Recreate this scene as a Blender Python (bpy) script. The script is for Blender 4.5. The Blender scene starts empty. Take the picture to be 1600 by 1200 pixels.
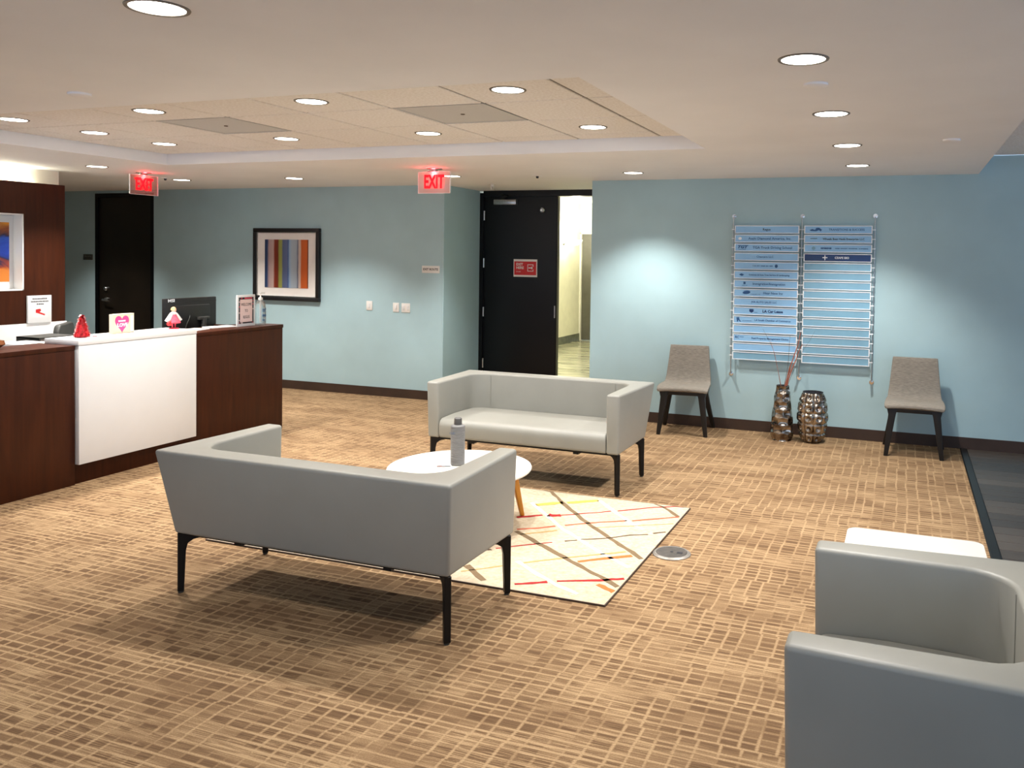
import bpy, bmesh, math, random
from mathutils import Vector, Matrix
random.seed(7)
SC = bpy.context.scene
COL = SC.collection
PI = math.pi

# ------------------------------------------------------------------ camera
cam_d = bpy.data.cameras.new('camera')
cam = bpy.data.objects.new('camera', cam_d)
COL.objects.link(cam)
yaw, pitch, roll = .3492, -.0288, .0154
fv = Vector((-math.sin(yaw), math.cos(yaw), 0)); rv = Vector((math.cos(yaw), math.sin(yaw), 0)); uv = Vector((0, 0, 1))
f2 = fv*math.cos(pitch) + uv*math.sin(pitch); u2 = uv*math.cos(pitch) - fv*math.sin(pitch)
r3 = rv*math.cos(roll) + u2*math.sin(roll); u3 = u2*math.cos(roll) - rv*math.sin(roll)
m = Matrix((r3, u3, -f2)).transposed().to_4x4()
m.translation = (0, 0, 1.61)
cam.matrix_world = m
cam_d.sensor_fit = 'HORIZONTAL'
cam_d.sensor_width = 36
cam_d.lens = 1312.66/1600*36
cam_d.shift_x = (800-937.98)/1600
cam_d.shift_y = (439.45-600)/1600
cam_d.clip_start = .05
SC.camera = cam

# ------------------------------------------------------------------ world, exposure
W = bpy.data.worlds.new('world'); SC.world = W; W.use_nodes = True
W.node_tree.nodes['Background'].inputs[0].default_value = (.55, .73, 1, 1)
W.node_tree.nodes['Background'].inputs[1].default_value = 1.6
vs = SC.view_settings
vs.view_transform = 'Standard'; vs.look = 'None'; vs.gamma = 1; vs.exposure = 0.66; vs.use_curve_mapping = False
SPOT_W = 88.0            # power of one recessed downlight
SPOT_COL = (1, .965, .92)

SOF = 2.37               # soffit height
TIL = 2.4635             # tiled recess height
WA = 8.05; WB = 7.88     # far walls

# ------------------------------------------------------------------ mesh helpers
def lin(c):
    return tuple(((x/255)/12.92 if x/255 <= .04045 else ((x/255+.055)/1.055)**2.4) for x in c) + (1,)

class MB:
    def __init__(s): s.v = []; s.f = []
    def add(s, vs_, fs):
        o = len(s.v); s.v += [tuple(p) for p in vs_]; s.f += [tuple(i+o for i in f) for f in fs]; return s
    def box(s, x0, x1, y0, y1, z0, z1):
        return s.add([(x0,y0,z0),(x1,y0,z0),(x1,y1,z0),(x0,y1,z0),(x0,y0,z1),(x1,y0,z1),(x1,y1,z1),(x0,y1,z1)],
                     [(0,3,2,1),(4,5,6,7),(0,1,5,4),(1,2,6,5),(2,3,7,6),(3,0,4,7)])
    def prism(s, poly, axis, a0, a1):
        n = len(poly)
        def P(p, a):
            return {'x': (a, p[0], p[1]), 'y': (p[0], a, p[1]), 'z': (p[0], p[1], a)}[axis]
        return s.add([P(p, a0) for p in poly] + [P(p, a1) for p in poly],
                     [tuple(range(n)), tuple(range(n, 2*n))] + [(i, (i+1) % n, n+(i+1) % n, n+i) for i in range(n)])
    def rings(s, rings, cap=True):
        n = len(rings[0]); vs_ = [p for r in rings for p in r]; fs = []
        for k in range(len(rings)-1):
            for i in range(n):
                j = (i+1) % n; fs.append((k*n+i, k*n+j, (k+1)*n+j, (k+1)*n+i))
        if cap:
            fs.append(tuple(range(n))); fs.append(tuple(range((len(rings)-1)*n, len(rings)*n)))
        return s.add(vs_, fs)
    def lathe(s, prof, n=24, c=(0,0,0), cap=True):
        return s.rings([[(c[0]+r*math.cos(2*PI*i/n), c[1]+r*math.sin(2*PI*i/n), c[2]+z) for i in range(n)] for r, z in prof], cap)
    def tube(s, pts, rad, n=8):
        pts = [Vector(p) for p in pts]
        rad = rad if isinstance(rad, (list, tuple)) else [rad]*len(pts)
        rs = []
        for i, p in enumerate(pts):
            d = (pts[min(i+1, len(pts)-1)] - pts[max(i-1, 0)]).normalized()
            a = d.cross(Vector((0,0,1))) if abs(d.z) < .9 else d.cross(Vector((1,0,0)))
            a.normalize(); b = d.cross(a)
            rs.append([tuple(p + (a*math.cos(2*PI*k/n) + b*math.sin(2*PI*k/n))*rad[i]) for k in range(n)])
        return s.rings(rs)
    def grid(s, fn, nu, nv, closed_u=False):
        vs_ = [fn(u/(nu if closed_u else nu-1), v/(nv-1)) for v in range(nv) for u in range(nu)]; fs = []
        for v in range(nv-1):
            for u in range(nu if closed_u else nu-1):
                w = (u+1) % nu; fs.append((v*nu+u, v*nu+w, (v+1)*nu+w, (v+1)*nu+u))
        return s.add(vs_, fs)
    def mesh(s, name, smooth=False, bevel=0, seg=2, ang=35):
        me = bpy.data.meshes.new(name); me.from_pydata(s.v, [], s.f)
        bm = bmesh.new(); bm.from_mesh(me)
        bmesh.ops.recalc_face_normals(bm, faces=bm.faces)
        if bevel:
            es = [e for e in bm.edges if len(e.link_faces) == 2 and e.calc_face_angle(0) > math.radians(30)]
            bmesh.ops.bevel(bm, geom=es, offset=bevel, segments=seg, affect='EDGES', profile=.5, clamp_overlap=True)
        bm.to_mesh(me); bm.free()
        if smooth or bevel:
            me.shade_smooth(); me.set_sharp_from_angle(angle=math.radians(ang))
        return me
    def build(s, name, mat, parent=None, smooth=False, bevel=0, seg=2, ang=35):
        me = s.mesh(name, smooth, bevel, seg, ang)
        if mat: me.materials.append(mat)
        return link(name, me, parent)

def link(name, me, parent=None, loc=(0,0,0), rot=(0,0,0)):
    o = bpy.data.objects.new(name, me); COL.objects.link(o); o.parent = parent
    o.location = loc; o.rotation_euler = rot
    return o
def B(*a): return MB().box(*a)
def tag(o, label, cat=None, group=None, kind=None):
    if label: o['label'] = label
    if cat: o['category'] = cat
    if group: o['group'] = group
    if kind: o['kind'] = kind
    return o
def thing(name, label, cat, loc=(0,0,0), rz=0, group=None):
    o = bpy.data.objects.new(name, None); COL.objects.link(o); o.empty_display_size = .1
    o.location = loc; o.rotation_euler = (0, 0, rz)
    return tag(o, label, cat, group)
def struct(name, mb, mat, label=None, parent=None, **k):
    o = mb.build(name, mat, parent, **k)
    if parent is None:
        tag(o, label, None, None, 'structure')
    return o
def copy_tree(o, parent=None):
    c = o.copy(); COL.objects.link(c); c.parent = parent
    for ch in list(o.children): copy_tree(ch, c)
    return c
def text(body, size, mat, parent, loc, rot=(PI/2,0,0), align='CENTER', name='lettering', ext=.0006, bold=0, sx=1, shear=0):
    cu = bpy.data.curves.new(name, 'FONT'); cu.body = body; cu.size = size; cu.align_x = align; cu.align_y = 'CENTER'
    cu.extrude = ext; cu.resolution_u = 2; cu.offset = bold; cu.shear = shear
    t = bpy.data.objects.new('tmp', cu); COL.objects.link(t)
    dg = bpy.context.evaluated_depsgraph_get(); dg.update()
    me = bpy.data.meshes.new_from_object(t.evaluated_get(dg))
    bpy.data.objects.remove(t); bpy.data.curves.remove(cu)
    for v in me.vertices: v.co.x *= sx
    me.materials.clear(); me.materials.append(mat); me.name = name
    return link(name, me, parent, loc, rot)

# ------------------------------------------------------------------ materials
def newmat(name):
    mt = bpy.data.materials.new(name); mt.use_nodes = True
    return mt, mt.node_tree, mt.node_tree.nodes['Principled BSDF']
def mat(name, rgb, rough=.6, metal=0, spec=.5, var=0, scale=8, bump=0, bscale=200, emit=None, es=0, stretch=(1,1,1), rgb2=None, trans=0, alpha=1, coat=0):
    mt, nt, b = newmat(name); N = nt.nodes; Lk = nt.links
    b.inputs['Base Color'].default_value = lin(rgb)
    b.inputs['Roughness'].default_value = rough; b.inputs['Metallic'].default_value = metal
    b.inputs['Specular IOR Level'].default_value = spec
    b.inputs['Transmission Weight'].default_value = trans; b.inputs['Alpha'].default_value = alpha
    b.inputs['Coat Weight'].default_value = coat
    if emit:
        b.inputs['Emission Color'].default_value = lin(emit); b.inputs['Emission Strength'].default_value = es
    tc = N.new('ShaderNodeTexCoord'); mp = N.new('ShaderNodeMapping'); mp.inputs['Scale'].default_value = stretch
    Lk.new(tc.outputs['Object'], mp.inputs['Vector'])
    nz = N.new('ShaderNodeTexNoise'); nz.inputs['Scale'].default_value = scale; nz.inputs['Detail'].default_value = 4
    Lk.new(mp.outputs[0], nz.inputs['Vector'])
    if var or rgb2:
        mx = N.new('ShaderNodeMix'); mx.data_type = 'RGBA'
        if rgb2 is None: rgb2 = tuple(max(0, c*(1-var)) for c in rgb)
        mx.inputs[6].default_value = lin(rgb); mx.inputs[7].default_value = lin(rgb2)
        rp = N.new('ShaderNodeMapRange'); rp.inputs[1].default_value = .3; rp.inputs[2].default_value = .7
        Lk.new(nz.outputs['Fac'], rp.inputs[0]); Lk.new(rp.outputs[0], mx.inputs[0]); Lk.new(mx.outputs[2], b.inputs['Base Color'])
    if bump:
        n2 = N.new('ShaderNodeTexNoise'); n2.inputs['Scale'].default_value = bscale; n2.inputs['Detail'].default_value = 3
        Lk.new(mp.outputs[0], n2.inputs['Vector'])
        bp = N.new('ShaderNodeBump'); bp.inputs['Strength'].default_value = bump; bp.inputs['Distance'].default_value = .002
        Lk.new(n2.outputs['Fac'], bp.inputs['Height']); Lk.new(bp.outputs[0], b.inputs['Normal'])
    return mt

M = {}
M['wall'] = mat('teal_wall_paint', (170,199,205), .62, var=.03, scale=3, bump=.05, bscale=400)
M['soffit'] = mat('soffit_paint', (246,245,246), .75, var=.02, scale=2)
M['tile'] = mat('acoustic_tile', (244,240,236), .9, rgb2=(226,219,211), scale=60, bump=.4, bscale=160)
M['bar'] = mat('ceiling_grid_shaded', (96,78,60), .7)  # shadow of the grooves between tiles is put into this dark brown
M['vent'] = mat('perforated_vent_grey', (206,203,199), .6, var=.08, scale=300)
M['base'] = mat('baseboard_brown', (62,44,34), .5, var=.15, scale=6)
M['cream'] = mat('hall_cream_paint', (232,230,206), .7, var=.03)
M['whitewall'] = mat('white_wall_paint', (226,222,208), .7, var=.02)
M['black'] = mat('black_door_laminate', (4,5,8), .36, var=.3, scale=3, spec=.35)
M['espresso'] = mat('espresso_door_veneer', (34,26,18), .35, var=.3, scale=3)
M['blackmetal'] = mat('black_metal', (26,25,25), .38, .6, var=.2)
M['blackwood'] = mat('black_stained_wood', (17,17,19), .5, var=.3, scale=20, stretch=(1,1,.2))
M['wood'] = mat('dark_mahogany_laminate', (66,29,11), .42, spec=.22, rgb2=(50,20,7), scale=5, stretch=(6,6,.5))
M['white'] = mat('white_laminate', (226,226,225), .35, var=.01)
M['offwhite'] = mat('white_plastic', (232,230,224), .4, var=.02)
M['vinyl'] = mat('grey_vinyl', (143,142,134), .46, var=.03, scale=5, bump=.08, bscale=500)
M['tabletop'] = mat('white_tabletop', (228,224,214), .28, var=.01)
M['oak'] = mat('golden_beech_wood', (206,142,46), .4, rgb2=(188,122,34), scale=8, stretch=(5,5,.6))
M['rug'] = mat('cream_rug_pile', (196,182,158), .95, rgb2=(174,157,131), scale=45, bump=.5, bscale=600)
M['steel'] = mat('brushed_steel', (190,190,188), .3, 1, var=.1, scale=60)
M['chrome'] = mat('chrome', (220,220,220), .12, 1, var=.05)
M['outletrim'] = mat('outlet_rim_metal', (150,144,136), .4, .4, var=.15, scale=40)
M['darksteel'] = mat('dark_floor_box_steel', (88,82,77), .5, .1, var=.25, scale=40)
M['fabric'] = mat('taupe_woven_fabric', (144,137,126), .92, rgb2=(114,107,97), scale=70, stretch=(.4,3,3), bump=.5, bscale=500)
M['vase'] = mat('hammered_antique_metal', (196,186,174), .17, 1, rgb2=(96,84,74), scale=14)
M['lamp'] = mat('downlight_lens', (255,255,255), .5, emit=(255,250,238), es=9)
M['lamprim'] = mat('downlight_trim', (128,118,106), .45, .3, var=.1)
M['hallfloor'] = mat('green_grey_marble', (206,204,176), .16, rgb2=(112,114,94), scale=2.2, stretch=(.8,3.5,1))
M['hallbase'] = mat('marble_skirting', (112,116,96), .3, var=.3, scale=10)
M['halldoor'] = mat('hall_door_grey', (92,90,78), .5, var=.1)
M['glow'] = mat('sconce_glass', (255,255,250), .4, emit=(255,250,225), es=14)
M['red'] = mat('red_print', (206,34,38), .5, var=.05)
M['ink'] = mat('dark_ink', (38,38,44), .6, var=.1)
M['blueink'] = mat('blue_ink', (38,88,142), .5, var=.1)
M['navy'] = mat('navy_panel', (24,62,122), .3, rgb2=(16,34,70), scale=2)
M['panel'] = mat('pale_blue_acrylic', (150,196,232), .22, rgb2=(134,182,222), scale=3)
M['clear'] = mat('clear_blue_acrylic', (150,200,226), .15, var=.05, alpha=.55)
M['rail'] = mat('silver_white_rail', (240,243,246), .35, 0, var=.03)
M['creamcard'] = mat('cream_card', (206,190,164), .7, var=.05)
M['paper'] = mat('paper', (242,238,232), .8, var=.02)
M['pinkpaper'] = mat('blush_paper', (232,206,200), .8, var=.02)
M['pink'] = mat('pink_print', (232,58,126), .5, var=.05)
M['rose'] = mat('rose_cloth', (226,74,96), .8, var=.2, scale=60)
M['redtinsel'] = mat('red_tinsel', (214,16,32), .35, rgb2=(130,6,16), scale=120, spec=.8)
M['blond'] = mat('blond_hair', (226,180,120), .7, var=.1)
M['skin'] = mat('doll_skin', (236,176,150), .6, var=.05)
M['mon'] = mat('monitor_black_plastic', (26,27,28), .45, var=.1)
M['greyplastic'] = mat('charcoal_plastic', (58,58,54), .55, var=.1)
M['bottle'] = mat('grey_bottle_plastic', (128,127,126), .4, .15, var=.06)
M['cap'] = mat('grey_bottle_cap', (92,90,88), .45, var=.08)
M['gel'] = mat('clear_bottle', (235,245,248), .08, trans=.9, alpha=.75)
M['woodbowl'] = mat('walnut', (128,76,40), .4, rgb2=(94,52,26), scale=12)
M['twig'] = mat('dried_twig_rust', (176,102,78), .8, var=.2, scale=30)
M['twigdark'] = mat('dried_twig_dark', (84,76,66), .8, var=.2, scale=30)
M['exitred'] = mat('exit_letter_red', (190,0,12), .5, emit=(255,6,26), es=1.1)
M['exitpane'] = mat('exit_acrylic', (244,214,206), .15, alpha=.5)
M['exitpane2'] = mat('exit_acrylic_red', (200,150,140), .2, alpha=.38)
M['strip'] = mat('cove_led_strip', (255,250,230), .5, emit=(255,246,214), es=14)
M['brass'] = mat('wall_plaque', (70,72,68), .5, var=.1)

def carpet():
    mt, nt, b = newmat('brown_grid_carpet'); N = nt.nodes; Lk = nt.links
    b.inputs['Roughness'].default_value = .95; b.inputs['Specular IOR Level'].default_value = .15
    tc = N.new('ShaderNodeTexCoord'); sep = N.new('ShaderNodeSeparateXYZ'); Lk.new(tc.outputs['Object'], sep.inputs[0])
    def math_(op, a, b_=None, c=None):
        n = N.new('ShaderNodeMath'); n.operation = op
        for i, x in enumerate((a, b_, c)):
            if x is None: continue
            if isinstance(x, (int, float)): n.inputs[i].default_value = x
            else: Lk.new(x, n.inputs[i])
        return n.outputs[0]
    def noise(scale, stretch, detail=2):
        mp = N.new('ShaderNodeMapping'); mp.inputs['Scale'].default_value = stretch; Lk.new(tc.outputs['Object'], mp.inputs[0])
        n = N.new('ShaderNodeTexNoise'); n.inputs['Scale'].default_value = scale; n.inputs['Detail'].default_value = detail
        Lk.new(mp.outputs[0], n.inputs['Vector']); return n.outputs['Fac']
    def ramp(x, lo, hi):
        r = N.new('ShaderNodeMapRange'); r.interpolation_type = 'SMOOTHSTEP'
        r.inputs[1].default_value = lo; r.inputs[2].default_value = hi; Lk.new(x, r.inputs[0]); return r.outputs[0]
    def lines(coord, period, jit, w):
        v = N.new('ShaderNodeTexVoronoi'); v.voronoi_dimensions = '1D'; v.feature = 'DISTANCE_TO_EDGE'
        v.inputs['Scale'].default_value = 1; v.inputs['Randomness'].default_value = jit
        Lk.new(math_('DIVIDE', coord, period), v.inputs['W'])
        d = math_('MULTIPLY', v.outputs['Distance'], period)
        return math_('SUBTRACT', 1, ramp(d, w*.1, w))
    X, Y = sep.outputs[0], sep.outputs[1]
    # irregular block grid: columns shift from one row band to the next, light yarn between the blocks
    wob = math_('MULTIPLY', math_('SUBTRACT', noise(6, (1,1,1)), .5), .012)
    vb = N.new('ShaderNodeTexVoronoi'); vb.voronoi_dimensions = '1D'; vb.feature = 'F1'; vb.inputs['Scale'].default_value = 1
    Lk.new(math_('DIVIDE', Y, .21), vb.inputs['W'])
    sh = N.new('ShaderNodeSeparateColor'); Lk.new(vb.outputs['Color'], sh.inputs[0])
    Xs = math_('ADD', math_('ADD', X, math_('MULTIPLY', sh.outputs[0], .022)), wob)
    def cell_id(coord, period, jit):
        v = N.new('ShaderNodeTexVoronoi'); v.voronoi_dimensions = '1D'; v.feature = 'F1'
        v.inputs['Scale'].default_value = 1; v.inputs['Randomness'].default_value = jit
        Lk.new(math_('DIVIDE', coord, period), v.inputs['W'])
        s = N.new('ShaderNodeSeparateColor'); Lk.new(v.outputs['Color'], s.inputs[0]); return s.outputs[0]
    lx = lines(Xs, .066, .6, .0105)
    lx = math_('MULTIPLY', lx, math_('ADD', .36, math_('MULTIPLY', ramp(noise(3.2, (1.6,1,1)), .38, .58), .46)))
    vc = N.new('ShaderNodeTexVoronoi'); vc.voronoi_dimensions = '1D'; vc.feature = 'F1'; vc.inputs['Scale'].default_value = 1
    Lk.new(math_('DIVIDE', X, .4), vc.inputs['W'])
    sc2 = N.new('ShaderNodeSeparateColor'); Lk.new(vc.outputs['Color'], sc2.inputs[0])
    Ys = math_('ADD', Y, math_('MULTIPLY', sc2.outputs[0], .012))
    ly = lines(Ys, .042, .8, .0105)
    ly = math_('MULTIPLY', ly, math_('ADD', .5, math_('MULTIPLY', ramp(noise(2.8, (.7,2.2,1)), .38, .58), .45)))
    cmb = N.new('ShaderNodeCombineXYZ'); Lk.new(cell_id(Xs, .066, .6), cmb.inputs[0]); Lk.new(cell_id(Ys, .042, .8), cmb.inputs[1])
    wn = N.new('ShaderNodeTexWhiteNoise'); wn.noise_dimensions = '2D'; Lk.new(cmb.outputs[0], wn.inputs['Vector'])
    cell = math_('MULTIPLY', math_('POWER', wn.outputs['Value'], 2.0), .46)
    patch = math_('MULTIPLY', ramp(noise(2.8, (.8,3.0,1), 3), .5, .72), .55)
    streak = ramp(noise(1, (7,260,1), 3), .46, .6)
    streak2 = math_('MULTIPLY', streak, math_('ADD', .2, math_('MULTIPLY', ramp(noise(1.7, (.8,2.4,1)), .42, .6), .5)))
    fac = math_('ADD', math_('MAXIMUM', math_('MAXIMUM', lx, ly), math_('MAXIMUM', patch, cell)), streak2)
    fac = math_('MULTIPLY', fac, math_('ADD', .3, math_('MULTIPLY', noise(230, (.7,1.3,1), 2), 1.3)))
    cr = N.new('ShaderNodeValToRGB'); e = cr.color_ramp.elements
    e[0].position = 0; e[0].color = lin((94,71,50)); e[1].position = 1; e[1].color = lin((168,141,107))
    k = cr.color_ramp.elements.new(.45); k.color = lin((130,104,76))
    Lk.new(fac, cr.inputs[0]); Lk.new(cr.outputs[0], b.inputs['Base Color'])
    bp = N.new('ShaderNodeBump'); bp.inputs['Strength'].default_value = .5; bp.inputs['Distance'].default_value = .003
    Lk.new(noise(420, (1,1,1)), bp.inputs['Height']); Lk.new(bp.outputs[0], b.inputs['Normal'])
    return mt
M['carpet'] = carpet()

# art print of vertical stripes: colour ramp across the sheet
def stripes(name, stops, axis=0, blend=.0):
    mt, nt, b = newmat(name); N = nt.nodes; Lk = nt.links
    tc = N.new('ShaderNodeTexCoord'); sep = N.new('ShaderNodeSeparateXYZ'); Lk.new(tc.outputs['Generated'], sep.inputs[0])
    nz = N.new('ShaderNodeTexNoise'); nz.inputs['Scale'].default_value = 9
    mp = N.new('ShaderNodeMapping'); mp.inputs['Scale'].default_value = (6,6,.5); Lk.new(tc.outputs['Generated'], mp.inputs[0]); Lk.new(mp.outputs[0], nz.inputs[0])
    a = N.new('ShaderNodeMath'); a.operation = 'MULTIPLY_ADD'; Lk.new(nz.outputs['Fac'], a.inputs[0]); a.inputs[1].default_value = .03
    Lk.new(sep.outputs[axis], a.inputs[2])
    s2 = N.new('ShaderNodeMath'); s2.operation = 'SUBTRACT'; Lk.new(a.outputs[0], s2.inputs[0]); s2.inputs[1].default_value = .015
    cr = N.new('ShaderNodeValToRGB'); e = cr.color_ramp.elements
    e[0].position = stops[0][0]; e[0].color = lin(stops[0][1]); e[1].position = stops[-1][0]; e[1].color = lin(stops[-1][1])
    for p, c in stops[1:-1]:
        k = e.new(p); k.color = lin(c)
    Lk.new(s2.outputs[0], cr.inputs[0]); Lk.new(cr.outputs[0], b.inputs['Base Color']); b.inputs['Roughness'].default_value = .5
    return mt
M['art'] = stripes('stripe_painting', [(0,(34,52,88)),(.06,(46,70,112)),(.10,(176,150,148)),(.2,(190,166,158)),(.23,(132,46,22)),(.31,(110,40,20)),(.335,(146,150,70)),(.395,(150,156,84)),(.42,(86,98,132)),(.52,(94,108,146)),(.545,(60,94,150)),(.575,(150,178,206)),(.63,(168,182,194)),(.74,(160,172,184)),(.765,(70,80,110)),(.785,(196,178,170)),(.825,(206,180,164)),(.845,(196,92,34)),(.97,(206,98,36)),(1,(80,30,16))])
def abstract():
    mt, nt, b = newmat('abstract_blue_gold'); N = nt.nodes; Lk = nt.links
    tc = N.new('ShaderNodeTexCoord'); wv = N.new('ShaderNodeTexNoise'); wv.inputs['Scale'].default_value = 2.2; wv.inputs['Distortion'].default_value = 2.2; wv.inputs['Detail'].default_value = 5
    Lk.new(tc.outputs['Generated'], wv.inputs[0])
    sep = N.new('ShaderNodeSeparateXYZ'); Lk.new(tc.outputs['Generated'], sep.inputs[0])
    a = N.new('ShaderNodeMath'); a.operation = 'MULTIPLY_ADD'; Lk.new(wv.outputs['Fac'], a.inputs[0]); a.inputs[1].default_value = .7; Lk.new(sep.outputs[2], a.inputs[2])
    cr = N.new('ShaderNodeValToRGB'); e = cr.color_ramp.elements
    e[0].position = .38; e[0].color = lin((206,120,44)); e[1].position = 1.0; e[1].color = lin((222,150,42))
    for p, c in [(.45,(150,60,30)),(.5,(30,34,70)),(.62,(24,62,170)),(.76,(36,84,190)),(.84,(40,30,60)),(.9,(150,80,36))]:
        k = e.new(p); k.color = lin(c)
    s = N.new('ShaderNodeMath'); s.operation = 'MULTIPLY'; s.inputs[1].default_value = .74; Lk.new(a.outputs[0], s.inputs[0])
    Lk.new(s.outputs[0], cr.inputs[0]); Lk.new(cr.outputs[0], b.inputs['Base Color'])
    return mt
M['abstract'] = abstract()
def plank_mat():
    mt, nt, b = newmat('dark_hardwood'); N = nt.nodes; Lk = nt.links
    tc = N.new('ShaderNodeTexCoord'); mp = N.new('ShaderNodeMapping'); mp.inputs['Scale'].default_value = (1.2,26,1); Lk.new(tc.outputs['Object'], mp.inputs[0])
    nz = N.new('ShaderNodeTexNoise'); nz.inputs['Scale'].default_value = 2; nz.inputs['Detail'].default_value = 5; Lk.new(mp.outputs[0], nz.inputs[0])
    oi = N.new('ShaderNodeObjectInfo'); ad = N.new('ShaderNodeMath'); ad.operation = 'MULTIPLY_ADD'; Lk.new(oi.outputs['Random'], ad.inputs[0]); ad.inputs[1].default_value = .4; Lk.new(nz.outputs[0], ad.inputs[2])
    cr = N.new('ShaderNodeValToRGB'); e = cr.color_ramp.elements
    e[0].position = .4; e[0].color = lin((40,36,34)); e[1].position = 1; e[1].color = lin((76,68,61))
    Lk.new(ad.outputs[0], cr.inputs[0]); Lk.new(cr.outputs[0], b.inputs['Base Color']); b.inputs['Roughness'].default_value = .38
    return mt
M['plank'] = plank_mat()
for k, c in dict(tan=(120,98,70), coral=(196,92,62), yellow=(198,170,78), olive=(182,152,92), brown=(84,62,44), orange=(204,108,50), cream=(226,214,192)).items():
    M['rug_'+k] = mat('rug_yarn_'+k, c, .95, var=.12, scale=80, bump=.4, bscale=600)
M['rug_red'] = mat('rug_yarn_red', (164,26,26), .95, var=.15, scale=80, bump=.4, bscale=600)

# ================================================================== THE SETTING
struct('floor', B(-12, .47, -2.6, 9.0, -.06, 0), M['carpet'], 'brown and tan grid patterned carpet over the lobby floor')
wf = struct('floor_hardwood', B(.53, 5, -2.6, 7.88, -.06, -.006), M['base'], 'dark hardwood floor strip right of the carpet')
pm = B(0, 1.196, 0, .146, -.006, 0).mesh('plank', bevel=.0015, seg=1); pm.materials.append(M['plank'])
for r in range(34):
    y = 7.88 - .15*(r+1)
    for k in range(3):
        x = .53 + 1.2*k - (.4*(r % 3))
        if x < .53:
            w = x + 1.196 - .53
            q = B(0, w, 0, .146, -.006, 0).mesh('plank', bevel=.0015, seg=1); q.materials.append(M['plank'])
            link('plank', q, wf, (.53, y, 0))
        else: link('plank', pm, wf, (x, y, 0))
struct('trim_1', MB().prism([(.47,0),(.478,.006),(.522,.006),(.53,0),(.53,-.02),(.47,-.02)], 'y', -2.6, 7.88), M['blackmetal'], 'dark transition strip between carpet and hardwood')
struct('floor_hall', B(-6, -1.5, 9.0, 17, -.06, 0), M['hallfloor'], 'polished green grey marble floor of hallway beyond the black doors')

# ceiling: soffit with a tiled recess
RX0, RX1, RY0, RY1 = -6.2, -1.325, 3.33, 5.72
cb = MB()
cb.box(-12, .56, -2.6, RY0, SOF, TIL+.06).box(-12, .56, RY1, 9.0, SOF, TIL+.06)
cb.box(-12, RX0, RY0, RY1, SOF, TIL+.06).box(RX1, .56, RY0, RY1, SOF, TIL+.06)
ceil = struct('ceiling', cb, M['soffit'], 'smooth cream soffit ceiling with a tiled rectangular recess')
gx = [-4.701+.611*k for k in range(-2, 6)]; gy = [4.237+.611*j for j in range(-1, 3)]
xs = [RX0] + gx + [RX1]; ys = [RY0] + gy + [RY1]
vents = {(gx[2], gy[1]), (gx[5], gy[1])}
tile_cache = {}
def tile(parent, x0, x1, y0, y1, z):
    w, d = round(x1-x0-.016, 4), round(y1-y0-.016, 4)
    if (w, d) not in tile_cache:
        t_ = B(-w/2, w/2, -d/2, d/2, 0, .016).mesh('ceiling_tile', bevel=.004, seg=1); t_.materials.append(M['tile']); tile_cache[(w, d)] = t_
    link('ceiling_tile', tile_cache[(w, d)], parent, ((x0+x1)/2, (y0+y1)/2, z))
for i in range(len(xs)-1):
    for j in range(len(ys)-1):
        if (xs[i], ys[j]) in vents: continue
        tile(ceil, xs[i], xs[i+1], ys[j], ys[j+1], TIL)
for x in gx: B(x-.006, x+.006, RY0, RY1, TIL+.006, TIL+.03).build('grid_bar', M['bar'], ceil)
for y in gy: B(RX0, RX1, y-.006, y+.006, TIL+.007, TIL+.029).build('grid_bar', M['bar'], ceil)
B(RX0, RX1, RY0, RY1, TIL+.03, TIL+.06).build('backing', M['bar'], ceil)
vl = ['grey perforated air vent panel in the tiled recess, left one near the desk', 'grey perforated air vent panel in the tiled recess, right one']
for (vx, vy), lb in zip(sorted(vents), vl):
    v = thing('air_vent', lb, 'vent', (vx+.3055, vy+.3055, TIL), 0, 'ceiling air vents')
    fr = MB()
    for a in ((-.299,.299,-.299,-.285),(-.299,.299,.285,.299),(-.299,-.285,-.285,.285),(.285,.299,-.285,.285)): fr.box(*a, 0, .012)
    fr.build('frame', M['vent'], v)
    B(-.285, .285, -.285, .285, .004, .012).build('perforated_panel', M['vent'], v)
    MB().lathe([(.012,.0),(.014,.004)], 12).build('center_screw', M['bar'], v)

cr_ = struct('ceiling_right', B(.56, 5, -2.6, 7.88, 2.555, 2.6), M['bar'], 'higher tiled ceiling over the hardwood strip')
for i in range(2):
    for j in range(5):
        x = .56+.61*i; y = 7.88-.61*(j+1)
        tile(cr_, x, x+.61, y, y+.61, 2.525)
B(1.78, 5, -2.6, 7.88, 2.525, 2.55).build('plain_panel', M['tile'], cr_)
B(.56, 1.78, -2.6, 4.83, 2.525, 2.55).build('plain_panel', M['tile'], cr_)
struct('ceiling_hall', B(-6, -1.5, 9.0, 17, 2.62, 2.7), M['whitewall'], 'white hallway ceiling beyond the black doors')

# walls
D1a, D1b = -9.95, -8.945
w = MB().box(-12, D1a, WA, 9.0, 0, SOF).box(D1b, -4.76, WA, 9.0, 0, SOF).box(D1a, D1b, WA, 9.0, 2.335, SOF).box(D1a, D1b, 8.3, 9.0, 0, 2.335)
struct('wall_far_left', w, M['wall'], 'teal grey wall behind the reception desk with a striped picture')
struct('trim_2', MB().tube([(-4.762, WA-.001, 0), (-4.762, WA-.001, SOF)], .009, 8), M['wall'], 'painted metal corner bead at the alcove edge', smooth=True)
struct('wall_far_right', B(-2.97, 5, WB, 9.0, 0, 2.525), M['wall'], 'teal blue wall carrying the tenant directory')
struct('wall_left', B(-8.0, -7.87, -2.6, 5.97, 0, SOF), M['whitewall'], 'white wall behind the dark wood feature panel')
struct('wall_corridor', MB().box(-12.1, -12, -2.6, 9, 0, SOF).box(-12, -8.0, -2.6, -2.5, 0, SOF), M['wall'], 'far end of the passage behind the feature panel')
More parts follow.
